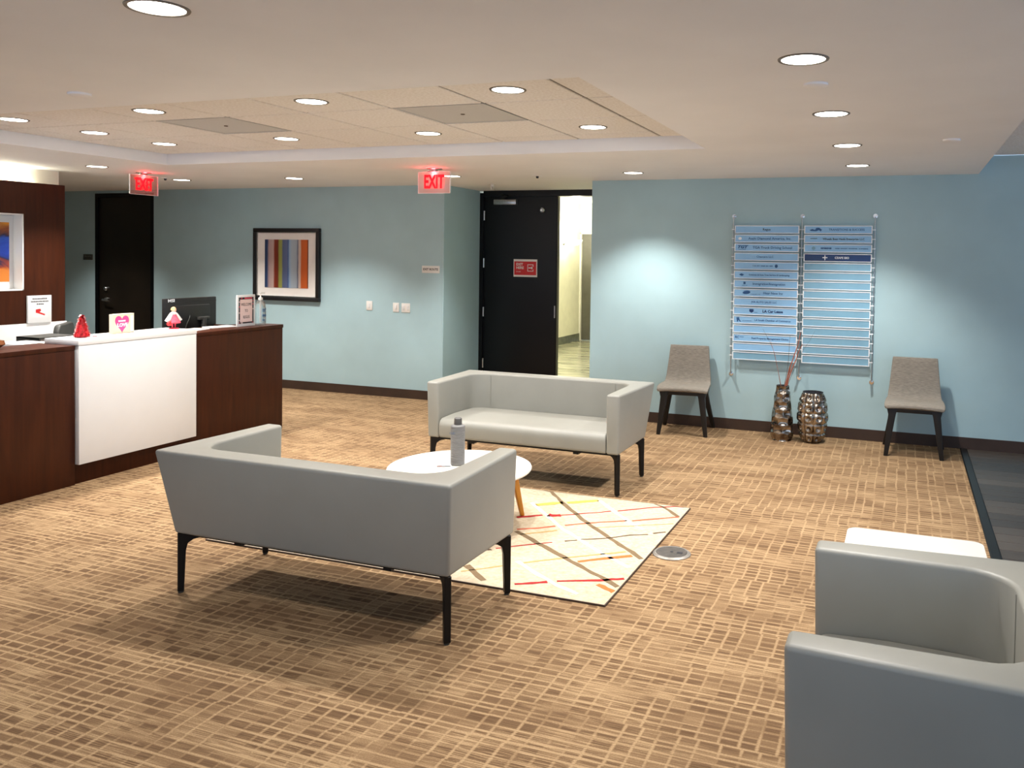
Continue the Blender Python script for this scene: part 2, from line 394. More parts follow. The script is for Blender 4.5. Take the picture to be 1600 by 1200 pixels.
# rear wall with windows (behind the camera), right wall with windows
def window_wall(name, axis, c0, c1, a0, a1, h, lab, z0=.75, z1=2.2, n=4):
    mb = MB()
    def bx(p0, p1, q0, q1):
        if axis == 'y': mb.box(p0, p1, c0, c1, q0, q1)
        else: mb.box(c0, c1, p0, p1, q0, q1)
    bx(a0, a1, 0, z0); bx(a0, a1, z1, h)
    st = (a1-a0)/n
    for i in range(n+1):
        bx(max(a0, a0+i*st-.15), min(a1, a0+i*st+.15), z0, z1)
    return struct(name, mb, M['whitewall'], lab)
window_wall('wall_rear', 'y', -2.75, -2.6, -12, 5, 2.6, 'rear wall with wide windows behind the viewer', n=5)
window_wall('wall_right', 'x', 5, 5.15, -2.6, 9, 2.6, 'right side wall with wide windows', n=4)

bh = .1
struct('baseboard_far_left', B(D1b+.05, -4.76, WA-.012, WA, 0, bh), M['base'], 'dark brown baseboard under the striped picture')
struct('baseboard_far_right', B(-2.97, 5, WB-.012, WB, 0, bh), M['base'], 'dark brown baseboard under the tenant directory')
struct('baseboard_alcove', B(-4.76, -4.748, WA, 8.86, 0, bh), M['base'], 'dark brown baseboard in the door alcove')

# hallway beyond
struct('wall_hall_left', B(-6.0, -5.9, 9.0, 17, 0, 2.62), M['cream'], 'bright cream hallway wall with a sconce')
struct('wall_hall_front', MB().box(-6, -4.76, 9.0, 9.1, 0, 2.62).box(-2.6, -1.5, 9.0, 9.1, 0, 2.62).box(-4.76,-2.6,9.0,9.1,2.37,2.62), M['cream'], 'inner side of the wall around the black doors')
struct('wall_hall_far', MB().box(-5.9, -4.85, 15.05, 15.2, 2.07, 2.62).box(-4.85, -1.5, 15.05, 15.2, 0, 2.62), M['cream'], 'cream end wall of the hallway')
struct('wall_hall_right', B(-1.6, -1.5, 9.1, 15.05, 0, 2.62), M['cream'], 'right cream wall of the hallway')
struct('baseboard_hall', MB().box(-5.9, -5.885, 9.1, 15.05, 0, .14), M['hallbase'], 'marble skirting along the cream hallway wall')
d3 = struct('door_3', B(-5.87, -4.88, 15.08, 15.13, 0.01, 2.05), M['halldoor'], 'dark grey door at the end of the bright hallway')
MB().box(-5.9,-5.87,15.03,15.15,0,2.07).box(-4.88,-4.85,15.03,15.15,0,2.07).box(-5.9,-4.85,15.03,15.15,2.045,2.075).build('door_frame', M['whitewall'], d3)
MB().tube([(-4.97,15.08,1),(-4.97,15.03,1),(-5.08,15.03,1)], .012).build('door_handle', M['steel'], d3, smooth=True)
sc_ = thing('wall_sconce', 'glowing half bowl wall sconce in the hallway', 'wall lamp', (-5.9, 14.2, 1.84))
MB().lathe([(.05,0),(.05,.015),(.03,.03)], 16).build('wall_plate', M['steel'], sc_, smooth=True).rotation_euler = (0, PI/2, 0)
sc_.children[0].location = (0,0,.02)
MB().tube([(.02,0,.02),(.14,0,.0)], .012).build('arm', M['steel'], sc_, smooth=True)
MB().lathe([(.02,-.03),(.09,-.01),(.14,.03),(.16,.07),(.15,.07),(.08,.01)], 20, (.2,0,0)).build('glass_bowl', M['glow'], sc_, smooth=True)
def plight(name, loc, power, col, parent, size=.06):
    l = bpy.data.lights.new(name, 'POINT'); l.energy = power; l.color = col; l.shadow_soft_size = size
    o = bpy.data.objects.new(name, l); COL.objects.link(o); o.parent = parent; o.location = loc; return o
plight('sconce_bulb', (.25,0,.2), 26, (1,.96,.84), sc_)
pl = thing('hall_ceiling_light', 'round ceiling light of the hallway', 'ceiling light', (-3.9, 11.3, 2.62))
MB().lathe([(.16,0),(.16,-.04),(.12,-.06),(0.02,-.065)], 20).build('glass_dome', M['glow'], pl, smooth=True)
plight('hall_bulb', (0,0,-.25), 130, (1,.97,.86), pl)

# door 1, left of the picture
d1 = struct('door_1', B(D1a+.05, D1b-.05, 8.07, 8.115, .01, 2.285), M['espresso'], 'tall black door left of the monitor with a lever handle')
MB().box(D1a, D1a+.05, 8.045, 8.2, 0, 2.335).box(D1b-.05, D1b, 8.045, 8.2, 0, 2.335).box(D1a+.05, D1b-.05, 8.045, 8.2, 2.285, 2.335).build('door_frame', M['black'], d1)
h = MB().tube([(-9.78,8.07,.96),(-9.78,8.01,.96),(-9.77,8.0,.955),(-9.64,7.995,.945)], [.011,.011,.012,.009], 10).build('lever_handle', M['steel'], d1, smooth=True)
MB().lathe([(.03,0),(.03,.008),(.024,.012)], 20).build('rose', M['steel'], h, smooth=True); h.children[0].rotation_euler = (PI/2,0,0); h.children[0].location = (-9.78,8.07,.96)
MB().lathe([(.027,0),(.027,.02),(.02,.028)], 20).build('deadbolt', M['steel'], d1, smooth=True)
db_ = [c for c in d1.children if c.name.startswith('deadbolt')][0]; db_.rotation_euler = (PI/2,0,0); db_.location = (-9.78,8.07,1.1)

# door 2: closed left leaf of the double door in the alcove
DY = 8.9
d2 = struct('door_2', B(-4.715, -3.775, DY, DY+.045, .01, 2.3005), M['black'], 'black closed door leaf with red exit sign in the alcove')
MB().box(-4.76,-4.715,8.87,9.0,0,2.345).box(-4.715,-2.97,8.87,9.0,2.3,2.37).build('door_frame', M['black'], d2)
B(-3.785, -3.765, DY-.012, DY+.05, .01, 2.295).build('edge_strip', M['blackmetal'], d2)
for z in (2.08, 1.52, .94, .33):
    MB().tube([(-4.712, DY-.01, z-.055), (-4.712, DY-.01, z+.055)], .011, 10).build('hinge', M['steel'], d2, smooth=True)
cl = B(-4.57, -4.28, DY-.055, DY, 2.205, 2.265).build('door_closer', M['steel'], d2, bevel=.006)
MB().tube([(-4.5,DY-.03,2.27),(-4.36,DY-.12,2.3),(-4.46,DY-.06,2.325)], .009, 6).build('closer_arm', M['blackmetal'], cl, smooth=True)
MB().lathe([(.03,0),(.03,.03),(.022,.04)], 16).build('hold_open_magnet', M['steel'], d2, smooth=True)
hm_ = [c for c in d2.children if c.name.startswith('hold')][0]; hm_.location = (-3.955, DY, 2.14); hm_.rotation_euler = (PI/2,0,0)
B(-3.80, -3.787, DY-.006, DY, .9, 1.04).build('latch_plate', M['steel'], d2)
es = thing('exit_notice', 'red EXIT HERE notice with arrow on the black door', 'sign', (-4.17, DY-.001, 1.365))
B(-.15, .15, -.008, 0, 0, .205).build('backing', M['offwhite'], es)
B(-.14, .14, -.011, -.008, .022, .18).build('red_field', M['red'], es)
text('EXIT', .042, M['offwhite'], es, (-.115,-.012,.145), align='LEFT', bold=.001)
text('HERE', .042, M['offwhite'], es, (-.115,-.012,.105), align='LEFT', bold=.001)
text('TO EXIT', .016, M['offwhite'], es, (-.115,-.012,.06), align='LEFT')
sq = MB()
for a in ((.03,.105,.14,.147),(.03,.105,.065,.072),(.03,.037,.065,.147),(.098,.105,.065,.09),(.098,.105,.12,.147)): sq.box(a[0],a[1],-.0135,-.011,a[2],a[3])
sq.prism([(.045,.1),(.08,.1),(.08,.088),(.1,.106),(.08,.124),(.08,.112),(.045,.112)], 'y', -.0135, -.011)
sq.build('arrow_symbol', M['offwhite'], es)

# ================================================================== CEILING FIXTURES
def spot(parent, power, rad=.05, ang=108, z=-.03):
    l = bpy.data.lights.new('lamp_light', 'SPOT'); l.energy = power; l.color = SPOT_COL
    l.spot_size = math.radians(ang); l.spot_blend = .7; l.shadow_soft_size = rad
    o = bpy.data.objects.new('lamp_light', l); COL.objects.link(o); o.parent = parent; o.location = (0, 0, z)
rim_me = MB().lathe([(.086,.0),(.088,-.004),(.1,-.004),(.102,.0),(.1,.002)], 40).mesh('trim_ring', smooth=True); rim_me.materials.append(M['lamprim'])
lens_me = MB().lathe([(.002,-.0022),(.086,-.0022),(.088,-.0005)], 40).mesh('lens', smooth=True); lens_me.materials.append(M['lamp'])
def downlight(x, y, z, label, group, power=SPOT_W, s=.94, ang=108):
    t = thing('downlight', label, 'ceiling light', (x, y, z), 0, group)
    for n, me in (('trim_ring', rim_me), ('lens', lens_me)):
        o = link(n, me, t); o.scale = (s, s, 1)
    spot(t, power, ang=ang)
    return t
DL = [(-2.226,2.017,SOF,'large nearest recessed downlight at the top left over the foreground'),
 (-.386,3.267,SOF,'recessed downlight nearest the viewer in the right hand row of four'),
 (-.386,4.512,SOF,'second recessed downlight from the front in the right hand row'),
 (-.386,5.768,SOF,'third recessed downlight from the front in the right hand row'),
 (-.386,7.0,SOF,'farthest recessed downlight of the right hand row, above the directory'),
 (-2.324,7.2,SOF,'small recessed downlight over the teal wall right of the black alcove door'),
 (-5.93,7.05,SOF,'small recessed downlight above the striped picture'),
 (-7.0,5.68,SOF,'recessed downlight beside the dark feature panel, left of the red exit sign'),
 (-4.15,7.15,SOF,'recessed downlight half hidden behind the white framed exit sign'),
 (-7.34,6.963,SOF,'recessed downlight partly hidden behind the left red exit sign'),
 (-1.95,3.92,TIL,'downlight in front row of the tiled recess, rightmost'),
 (-3.18,3.92,TIL,'downlight in front row of the tiled recess, second from the right'),
 (-4.395,3.92,TIL,'downlight in front row of the tiled recess, third from the right'),
 (-5.595,3.925,TIL,'downlight in front row of the tiled recess, cut by the left picture edge'),
 (-5.605,4.53,TIL,'lone downlight in the middle row of the tiled recess above the desk'),
 (-5.61,5.15,TIL,'downlight in back row of the tiled recess, leftmost'),
 (-4.405,5.15,TIL,'downlight in back row of the tiled recess, second from the left'),
 (-3.19,5.17,TIL,'downlight in back row of the tiled recess, third from the left'),
 (-1.957,5.19,TIL,'downlight in back row of the tiled recess, rightmost')]
for i, (x, y, z, lb) in enumerate(DL):
    downlight(x, y, z, lb, 'recessed downlights', SPOT_W*(.45 if i == 0 else 1.15 if z == SOF else 1))
# row and passage lamps, plus unseen ones added to brighten the foreground floor
for x, y, lb in [(-.386,2.0,'recessed downlight of the right hand row just out of the top of the picture'),(-3.4,1.1,'added downlight out of view left of the viewer, brightening the foreground floor'),(-1.3,1.0,'added downlight out of view above the viewer, brightening the foreground floor'),(-5.0,1.6,'added downlight out of view over the near end of the desk, brightening the floor'),(-9.45,7.0,'recessed downlight of the passage hidden behind the feature panel')]:
    downlight(x, y, SOF, lb, 'downlights out of view', SPOT_W*(.9 if y > 5 else .5), ang=108 if y > 5 else 84)
for x, y, lb in [(-.386,3.736,'flat round sprinkler cover between first and second right hand downlights'),(.243,5.644,'flat round sprinkler cover near the right edge of the soffit'),(-3.818,3.005,'flat round sprinkler cover left of the tiled recess')]:
    tag(MB().lathe([(.052,0),(.052,-.009),(.045,-.013),(.005,-.013)], 32, (0,0,0)).build('sprinkler_cover', M['soffit'], smooth=True), lb, 'sprinkler', 'sprinkler covers').location = (x, y, SOF)
def sprinkler(x, y, lb):
    t = thing('sprinkler', lb, 'sprinkler', (x, y, SOF), 0, 'sprinkler heads')
    MB().lathe([(.04,0),(.04,-.006),(.018,-.01),(.016,-.03)], 20).build('escutcheon', M['offwhite'], t, smooth=True)
    MB().tube([(-.014,0,-.03),(-.016,0,-.05),(0,0,-.062)], .003, 6).tube([(.014,0,-.03),(.016,0,-.05),(0,0,-.062)], .003, 6).build('frame_arms', M['offwhite'], t)
    MB().lathe([(.018,-.062),(.02,-.064),(.004,-.066)], 12).build('deflector', M['offwhite'], t)
sprinkler(-4.15, 8.0, 'white sprinkler head on the alcove ceiling above the black door')
for x, y, lb in [(-3.3,7.28,'tiny dark ceiling sensor between the exit sign and the downlight'),(-7.34,6.75,'tiny dark ceiling sensor right of the left exit sign')]:
    t = thing('ceiling_sensor', lb, 'sensor', (x, y, SOF), 0, 'ceiling sensors')
    MB().lathe([(.045,0),(.045,-.004),(.02,-.006)], 20).build('plate', M['soffit'], t, smooth=True)
    MB().lathe([(.014,-.005),(.012,-.022),(.004,-.026)], 12).build('dark_lens', M['ink'], t, smooth=True)
def exit_sign(label, loc, rz, pane, mirror):
    t = thing('exit_sign', label, 'exit sign', loc, rz, 'hanging exit signs')
    MB().lathe([(.07,0),(.07,-.006),(.066,-.008)], 28).build('ceiling_plate', M['steel'], t, smooth=True)
    B(-.055, .025, -.022, .022, -.03, -.006).build('lamp_housing', M['steel'], t, bevel=.004)
    pn = B(-.16, .16, -.005, .005, -.217, -.03).build('acrylic_panel', pane, t, bevel=.002)
    e = MB()
    for a in ((-.163,.163,-.22,-.216),(-.163,.163,-.031,-.027),(-.163,-.159,-.22,-.03),(.159,.163,-.22,-.03)): e.box(a[0],a[1],-.006,.006,a[2],a[3])
    e.build('bright_edge', M['rail'], pn)
    text('EXIT', .165, M['exitred'], pn, (0, -.0075, -.122), bold=.005, sx=.6, ext=.001)
    text('EXIT', .165, M['exitred'], pn, (0, .0075, -.122), rot=(PI/2,0,PI), bold=.005, sx=.6, ext=.001)
    p = plight('red_glow', (0, -.02, -.045), 1.3, (1,.05,.06), t, .02)
    return t
exit_sign('hanging EXIT sign with white edges and red letters near the alcove', (-3.945, 6.5, SOF), 0, M['exitpane'], 0)
exit_sign('red glowing hanging EXIT sign turned sideways near the feature panel', (-7.05, 6.23, SOF), PI/2, M['exitpane2'], 1)

# ================================================================== SEATING
def arc(cx, cy, r, a0, a1, n):
    return [(cx+r*math.cos(math.radians(a0+(a1-a0)*i/n)), cy+r*math.sin(math.radians(a0+(a1-a0)*i/n))) for i in range(n+1)]
def sofa(name, label, cat, loc, rz, hw, group=None):
    t = thing(name, label, cat, loc, rz, group)
    th, R_ = .095, .13
    zt, zb = .69, .285
    fo, bo = hw+.005, hw+.045          # half width at the arm fronts / at the back corners
    def outline(top):
        f, b_, yb, yf = (fo, bo, .375, -.325) if top else (hw-.003, hw-.003, .30, -.315)
        ti = hw-th+.003
        return ([(-f, yf), (-b_, yb), (b_, yb), (f, yf), (ti, yf)] + arc(ti-R_, .245-R_, R_, 0, 90, 6) + arc(-ti+R_, .245-R_, R_, 90, 180, 6) + [(-ti, yf)])
    rt, rb = outline(True), outline(False)
    shell = MB().rings([[(p[0], p[1], zb) for p in rb], [(p[0], p[1], zt) for p in rt]]).build('shell', M['vinyl'], t, bevel=.016, seg=4)
    for s in (-1, 1):                 # sewn seams in the inner corners
        x = s*(hw-th-R_+.003)
        MB().tube([(x, .2435, .44), (x, .2435, .675)], .0016, 6).build('seam', M['vinyl'], shell)
    # seat cushion with a rolled front edge
    si = hw-th+.001
    prof = [(-.31, .287), (-.318, .31), (-.32, .36)] + arc(-.27, .375, .05, 180, 90, 6) + [(-.1, .432), (.1, .428), (.245, .42), (.245, .287)]
    MB().prism(prof, 'x', -si, si).build('seat', M['vinyl'], t, bevel=.012, seg=3, ang=45)
    B(-hw+.04, hw-.04, -.27, .26, .268, .286).build('base_board', M['blackmetal'], t)
    for sx in (-1, 1):
        B(sx*(hw*.55)-.02, sx*(hw*.55)+.02, -.26, .25, .252, .268).build('cross_rail', M['blackmetal'], t)
    # corner legs with brackets swept diagonally towards the middle
    lx, ly = hw-.02, .278
    for sx in (-1, 1):
        for sy in (-1, 1):
            d = Vector((-sx, -sy, 0)).normalized(); q = Vector((-d.y, d.x, 0)); c0 = Vector((sx*lx, sy*ly, 0))
            prof = [(-.014, .008), (.014, .008), (.022, .2), (.03, .235), (.055, .25), (.2, .274), (.2, .286), (-.014, .286)]
            n = len(prof)
            vs_ = [tuple(c0 + d*p[0] + q*s*.0145 + Vector((0,0,p[1]))) for s in (-1, 1) for p in prof]
            leg = MB().add(vs_, [tuple(range(n)), tuple(range(n, 2*n))] + [(k, (k+1) % n, n+(k+1) % n, n+k) for k in range(n)]).build('leg', M['blackmetal'], t, bevel=.003, seg=1)
            MB().lathe([(.012, 0), (.013, .008)], 12, tuple(c0)).build('foot_glide', M['greyplastic'], leg)
    return t
sofa('sofa', 'grey vinyl two seat sofa seen from behind, in front of the rug', 'sofa', (-2.463, 3.29, 0), PI, .735, 'grey vinyl lounge seating')
sofa('sofa', 'grey vinyl two seat sofa facing the viewer beyond the coffee table', 'sofa', (-2.51, 5.6, 0), 0, .735, 'grey vinyl lounge seating')
sofa('armchair', 'grey vinyl armchair cropped at the lower right corner', 'armchair', (.07, 2.43, 0), -PI/2, .405, 'grey vinyl lounge seating')

def chair(label, loc):
    t = thing('side_chair', label, 'chair', loc, 0, 'taupe side chairs along the teal wall')
    # bent shell: (y, z, half width, edge drop)
    prof = [(-.262,.408,.222,.012),(-.258,.432,.232,.012),(-.225,.446,.235,.006),(-.14,.444,.232,-.006),(-.04,.436,.228,-.014),(.05,.436,.222,-.012),(.095,.45,.217,-.006),(.12,.49,.212,0),(.135,.56,.204,0),(.152,.66,.194,0),(.168,.75,.186,0),(.173,.785,.182,0)]
    n = 13; rings = []
    def sheet(off):
        rows = []
        for i, (y, z, w, dr) in enumerate(prof):
            a = Vector(prof[max(i-1,0)][:2]); b_ = Vector(prof[min(i+1,len(prof)-1)][:2]); d = (b_-a).normalized()
            nrm = Vector((d.y, -d.x))
            rows.append([(w*(2*k/(n-1)-1), y+nrm.x*off, z+nrm.y*off - dr*((2*k/(n-1)-1)**2) ) for k in range(n)])
        return rows
    A, Bt = sheet(0), sheet(.024)
    loops = [ra + rb[::-1] for ra, rb in zip(A, Bt)]
    MB().rings(loops).build('seat_shell', M['fabric'], t, bevel=.006, seg=2, ang=50)
    fr = MB()
    fr.box(-.195,.195,-.225,-.19,.365,.41).box(-.195,.195,.07,.105,.365,.41).box(-.2,-.165,-.19,.07,.365,.41).box(.165,.2,-.19,.07,.365,.41)
    fr.build('seat_frame', M['blackwood'], t, bevel=.004)
    def leg(tc, bc, tw, td, bw, bd):
        r = [[(c[0]+a*w/2, c[1]+b_*d/2, c[2]) for a, b_ in ((-1,-1),(1,-1),(1,1),(-1,1))] for c, w, d in ((bc, bw, bd), ((tc[0]*.97+bc[0]*.03, tc[1], tc[2]-.06), tw*.85, td), (tc, tw*1.3, td))]
        MB().rings(r).build('leg', M['blackwood'], t, bevel=.005)
    for s in (-1, 1):
        leg((s*.172,-.2,.405), (s*.216,-.235,0), .07, .055, .034, .036)
        leg((s*.168,.08,.405), (s*.235,.215,0), .062, .055, .034, .036)
    return t
chair('taupe fabric side chair with black legs, between the rear sofa and the vases', (-1.905, 7.62, 0)).rotation_euler = (0, 0, .1)
chair('taupe fabric side chair with black legs, right of the vases beside the hardwood', (.09, 7.56, 0))

# ================================================================== RUG, TABLES
rug = thing('rug', 'cream area rug with red, tan and orange sketchy lines', 'rug', (-2.445, 4.42, 0))
B(-1.175, 1.175, -.81, .81, 0.0005, .009).build('pile', M['rug'], rug, bevel=.002)
e = MB()
for a in ((-1.18,1.18,-.815,-.809),(-1.18,1.18,.809,.815),(-1.18,-1.174,-.809,.809),(1.174,1.18,-.809,.809)): e.box(*a, 0, .0085)
e.build('bound_edge', M['base'], rug)
RUG=[
('tan',0.028,[(-2.275, 5.276), (-2.137, 5.106), (-2.055, 5.005), (-1.82, 4.745), (-1.551, 4.48), (-1.365, 4.32), (-1.285, 4.236)]),
('tan',0.03,[(-2.095, 4.388), (-1.896, 4.251), (-1.683, 4.11), (-1.507, 3.985), (-1.351, 3.889), (-1.277, 3.832)]),
('tan',0.035,[(-2.099, 3.801), (-2.007, 3.733), (-1.917, 3.657)]),
('tan',0.025,[(-1.498, 5.241), (-1.379, 5.123), (-1.289, 5.02)]),
('red',0.028,[(-2.204, 4.624), (-2.14, 4.671), (-2.079, 4.728)]),
('red',0.05,[(-2.047, 4.742), (-2.01, 4.743), (-1.972, 4.766)]),
('red',0.014,[(-1.972, 4.766), (-1.844, 4.862), (-1.711, 4.965)]),
('red',0.016,[(-1.676, 4.987), (-1.483, 5.153), (-1.309, 5.256)]),
('coral',0.02,[(-2.106, 4.421), (-2.003, 4.489), (-1.922, 4.561)]),
('coral',0.018,[(-1.875, 4.597), (-1.694, 4.741), (-1.558, 4.822)]),
('coral',0.02,[(-1.531, 4.833), (-1.398, 4.933), (-1.289, 5.02)]),
('yellow',0.05,[(-2.202, 4.904), (-2.112, 4.98), (-2.059, 5.014)]),
('yellow',0.04,[(-2.035, 5.024), (-1.935, 5.098), (-1.866, 5.154)]),
('olive',0.014,[(-2.058, 4.343), (-1.896, 4.478), (-1.882, 4.493)]),
('olive',0.01,[(-1.71, 4.618), (-1.492, 4.744), (-1.282, 4.878)]),
('brown',0.018,[(-2.103, 4.046), (-2.088, 4.063)]),
('red',0.014,[(-2.07, 4.084), (-1.997, 4.153), (-1.893, 4.243), (-1.828, 4.296)]),
('brown',0.014,[(-1.768, 4.338), (-1.712, 4.381)]),
('brown',0.014,[(-1.695, 4.397), (-1.553, 4.486), (-1.459, 4.581), (-1.367, 4.628)]),
('brown',0.014,[(-1.347, 4.658), (-1.285, 4.711)]),
('olive',0.016,[(-1.84, 3.944), (-1.716, 4.058), (-1.577, 4.167), (-1.397, 4.307)]),
('orange',0.03,[(-1.584, 4.07), (-1.481, 4.155), (-1.347, 4.262)]),
('red',0.026,[(-1.758, 3.672), (-1.689, 3.717), (-1.623, 3.76)]),
('red',0.022,[(-1.581, 3.783), (-1.388, 3.874), (-1.342, 3.91), (-1.283, 3.939)]),
('orange',0.035,[(-1.381, 3.822), (-1.325, 3.792), (-1.275, 3.766)]),
('olive',0.012,[(-2.082, 3.72), (-1.995, 3.796), (-1.917, 3.876)]),
('cream',0.03,[(-2.253, 4.94), (-2.065, 4.745), (-1.853, 4.52), (-1.706, 4.401), (-1.51, 4.234), (-1.309, 4.09)]),
('cream',0.03,[(-1.861, 5.156), (-1.672, 4.945), (-1.525, 4.786), (-1.419, 4.702)]),
('cream',0.03,[(-1.881, 3.952), (-1.707, 3.833), (-1.562, 3.737), (-1.429, 3.677)]),
]

rnd = random.Random(3)
for c, w_, pts in RUG:
    P = []
    for a, b_ in zip(pts[:-1], pts[1:]):
        n = max(2, int(math.dist(a, b_)/.06))
        P += [(a[0]+(b_[0]-a[0])*i/n, a[1]+(b_[1]-a[1])*i/n) for i in range(n)]
    P.append(pts[-1])
    L_, R2 = [], []
    for i, p in enumerate(P):
        q0, q1 = P[max(i-1,0)], P[min(i+1,len(P)-1)]
        d = Vector((q1[0]-q0[0], q1[1]-q0[1])).normalized(); nn = Vector((-d.y, d.x))
        ww = w_/2*rnd.uniform(.7, 1.2); jj = rnd.uniform(-.0035, .0035)
        L_.append((p[0]+nn.x*(ww+jj)+2.445, p[1]+nn.y*(ww+jj)-4.42)); R2.append((p[0]-nn.x*(ww-jj)+2.445, p[1]-nn.y*(ww-jj)-4.42))
    clampp = lambda p: (min(1.17, max(-1.17, p[0])), min(.805, max(-.805, p[1])))
    poly = [clampp(p) for p in L_]; po2 = [clampp(p) for p in R2]; k = len(poly)
    mb = MB().add([(p[0],p[1],.0102) for p in poly] + [(p[0],p[1],.0102) for p in po2] + [(p[0],p[1],.008) for p in poly] + [(p[0],p[1],.008) for p in po2],
        [(i,i+1,k+i+1,k+i) for i in range(k-1)] + [(2*k+i,2*k+i+1,i+1,i) for i in range(k-1)] + [(3*k+i,3*k+i+1,k+i+1,k+i) for i in range(k-1)])
    mb.build('yarn_line', M['rug_'+c], rug)

ct = thing('coffee_table', 'round white coffee table with tapered golden wood legs', 'table', (-2.462, 4.375, .0103))
MB().lathe([(.02,.322),(.405,.322),(.42,.327),(.426,.336),(.422,.345),(.41,.349),(.01,.349)], 72).build('table_top', M['tabletop'], ct, smooth=True)
MB().lathe([(.02,.302),(.3,.302),(.3,.322),(.01,.322)], 40).build('sub_frame', M['oak'], ct, smooth=True)
for a in (46.5, 166.5, 286.5):
    c, s_ = math.cos(math.radians(a)), math.sin(math.radians(a))
    MB().rings([[(c*r+ (-s_)*q*w/2 + c*p*d/2, s_*r + c*q*w/2 + s_*p*d/2, z) for p, q in ((-1,-1),(1,-1),(1,1),(-1,1))] for r, z, w, d in ((.4,0,.028,.026),(.345,.24,.05,.04),(.33,.322,.06,.05))]).build('leg', M['oak'], ct, bevel=.008, seg=3)

st = thing('side_table', 'white square side table with rounded corners beyond the armchair', 'table', (.057, 3.53, 0))
sqp = arc(.225,.225,.045,0,90,5) + arc(-.225,.225,.045,90,180,5) + arc(-.225,-.225,.045,180,270,5) + arc(.225,-.225,.045,270,360,5)
MB().prism(sqp, 'z', .425, .45).build('table_top', M['tabletop'], st, bevel=.004)
for sx in (-1, 1):
    for sy in (-1, 1):
        MB().rings([[(sx*x+a*w/2, sy*x+b_*w/2, z) for a, b_ in ((-1,-1),(1,-1),(1,1),(-1,1))] for x, z, w in ((.215,0,.026),(.17,.425,.046))]).build('leg', M['oak'], st, bevel=.005)

# bottle and cards on the coffee table
bt = thing('ribbed_bottle', 'tall grey ribbed spray bottle with dark cap on coffee table', 'bottle', (-2.488, 4.393, .3595))
prof = [(.036,0),(.041,.004)]
for i in range(22):
    z = .008 + .0095*i; prof += [(.0415,z),(.0425,z+.003),(.0425,z+.006),(.0405,z+.0085)]
prof += [(.041,.222),(.0425,.227),(.041,.234),(.034,.239),(.024,.241)]
MB().lathe(prof, 40).build('body', M['bottle'], bt, smooth=True, ang=60)
MB().lathe([(.023,.24),(.0235,.242),(.0225,.278),(.019,.281),(.0175,.279),(.003,.279)], 28).build('cap', M['cap'], bt, smooth=True)
text('CLEAN', .016, M['blueink'], bt, (-.004,-.0435,.195), rot=(PI/2,0,.35))
for x, y, rz, lb, mm in [(-2.545,4.33,.5,'small printed card left of the ribbed bottle on coffee table','red'),(-2.43,4.47,.9,'blank white card right of the ribbed bottle on coffee table','ink')]:
    c = thing('card', lb, 'card', (x, y, .3595), rz, 'cards on the coffee table')
    B(-.045,.045,-.03,.03,0,.0015).build('sheet', M['paper'], c)
    if mm == 'red': B(-.04,.04,-.026,-.008,.0015,.002).build('printed_band', M['ink'], c); B(-.04,-.01,-.004,.006,.0015,.002).build('printed_logo', M['red'], c)
clp = tag(B(-.005,.005,-.005,.005,0,.02).build('bottle_clip', M['ink'], bevel=.002), 'tiny black clip beside the ribbed bottle on coffee table', 'clip'); clp.location = (-2.535,4.43,.3595)

# floor outlet cover
fo_ = thing('floor_outlet', 'round metal floor outlet cover set in the carpet by the rug', 'outlet', (-1.164, 4.40, 0))
MB().lathe([(.104,0),(.104,.004),(.094,.011),(.085,.011),(.083,.007)], 48).build('flange', M['outletrim'], fo_, smooth=True)
MB().lathe([(.083,.004),(.082,.0105),(.01,.0115)], 48).build('lid', M['darksteel'], fo_, smooth=True)
MB().lathe([(.009,.011),(.009,.0125),(.002,.0125)], 16).build('lid_screw', M['ink'], fo_)
B(.03,.06,-.012,.012,.0108,.0122).build('finger_slot', M['ink'], fo_)

# ================================================================== VASES
def vase(label, loc, prof, rows, cols, amp, stag, mode):
    t = thing('hammered_vase', label, 'vase', loc, 0, 'hammered metal vases by the teal wall')
    H_ = prof[-1][1]
    def rad(z):
        for (r0,z0),(r1,z1) in zip(prof[:-1], prof[1:]):
            if z <= z1: 
                k = (z-z0)/(z1-z0); k = k*k*(3-2*k)
                return r0+(r1-r0)*k
        return prof[-1][0]
    def fn(u, v):
        z = v*H_; R0 = rad(z); rr = v*rows; row = int(min(rr, rows-1e-6)); fv_ = rr-row
        cu = u*cols + (.5 if (row % 2 and stag) else 0); fu = cu % 1
        if mode == 'bulge': d = amp - amp*(math.sin(PI*fu)*math.sin(PI*fv_))**.8
        else:
            q = math.hypot(fu-.5, fv_-.5)
            d = amp*((math.sin(PI*fu)*math.sin(PI*fv_))**.45) - amp*1.5*max(0, 1-(q/.26)**2)
        R1 = R0 - amp*.5 + d
        return (R1*math.cos(2*PI*u), R1*math.sin(2*PI*u), z)
    nu, nv = cols*10, rows*9+1
    mb = MB().grid(fn, nu, nv, True)
    mb.f.append(tuple(range(nu)))
    mb.build('body', M['vase'], t, smooth=True, ang=80)
    r = prof[-1][0]
    MB().lathe([(r,H_-.004),(r+.002,H_),(r-.006,H_+.001),(r-.01,H_-.02),(r-.012,H_-.12),(.01,H_-.125)], 32, cap=False).build('mouth', M['ink'], t, smooth=True)
    return t
vase('tall slender hammered metal vase holding dried twigs', (-1.015, 7.6, 0), [(.078,0),(.095,.05),(.09,.16),(.068,.36),(.05,.488)], 7, 7, .015, True, 'bulge')
vase('wide barrel shaped hammered metal vase right of the slender one', (-.752, 7.62, 0), [(.082,0),(.115,.08),(.132,.22),(.122,.34),(.088,.445)], 5, 9, .019, False, 'dent')
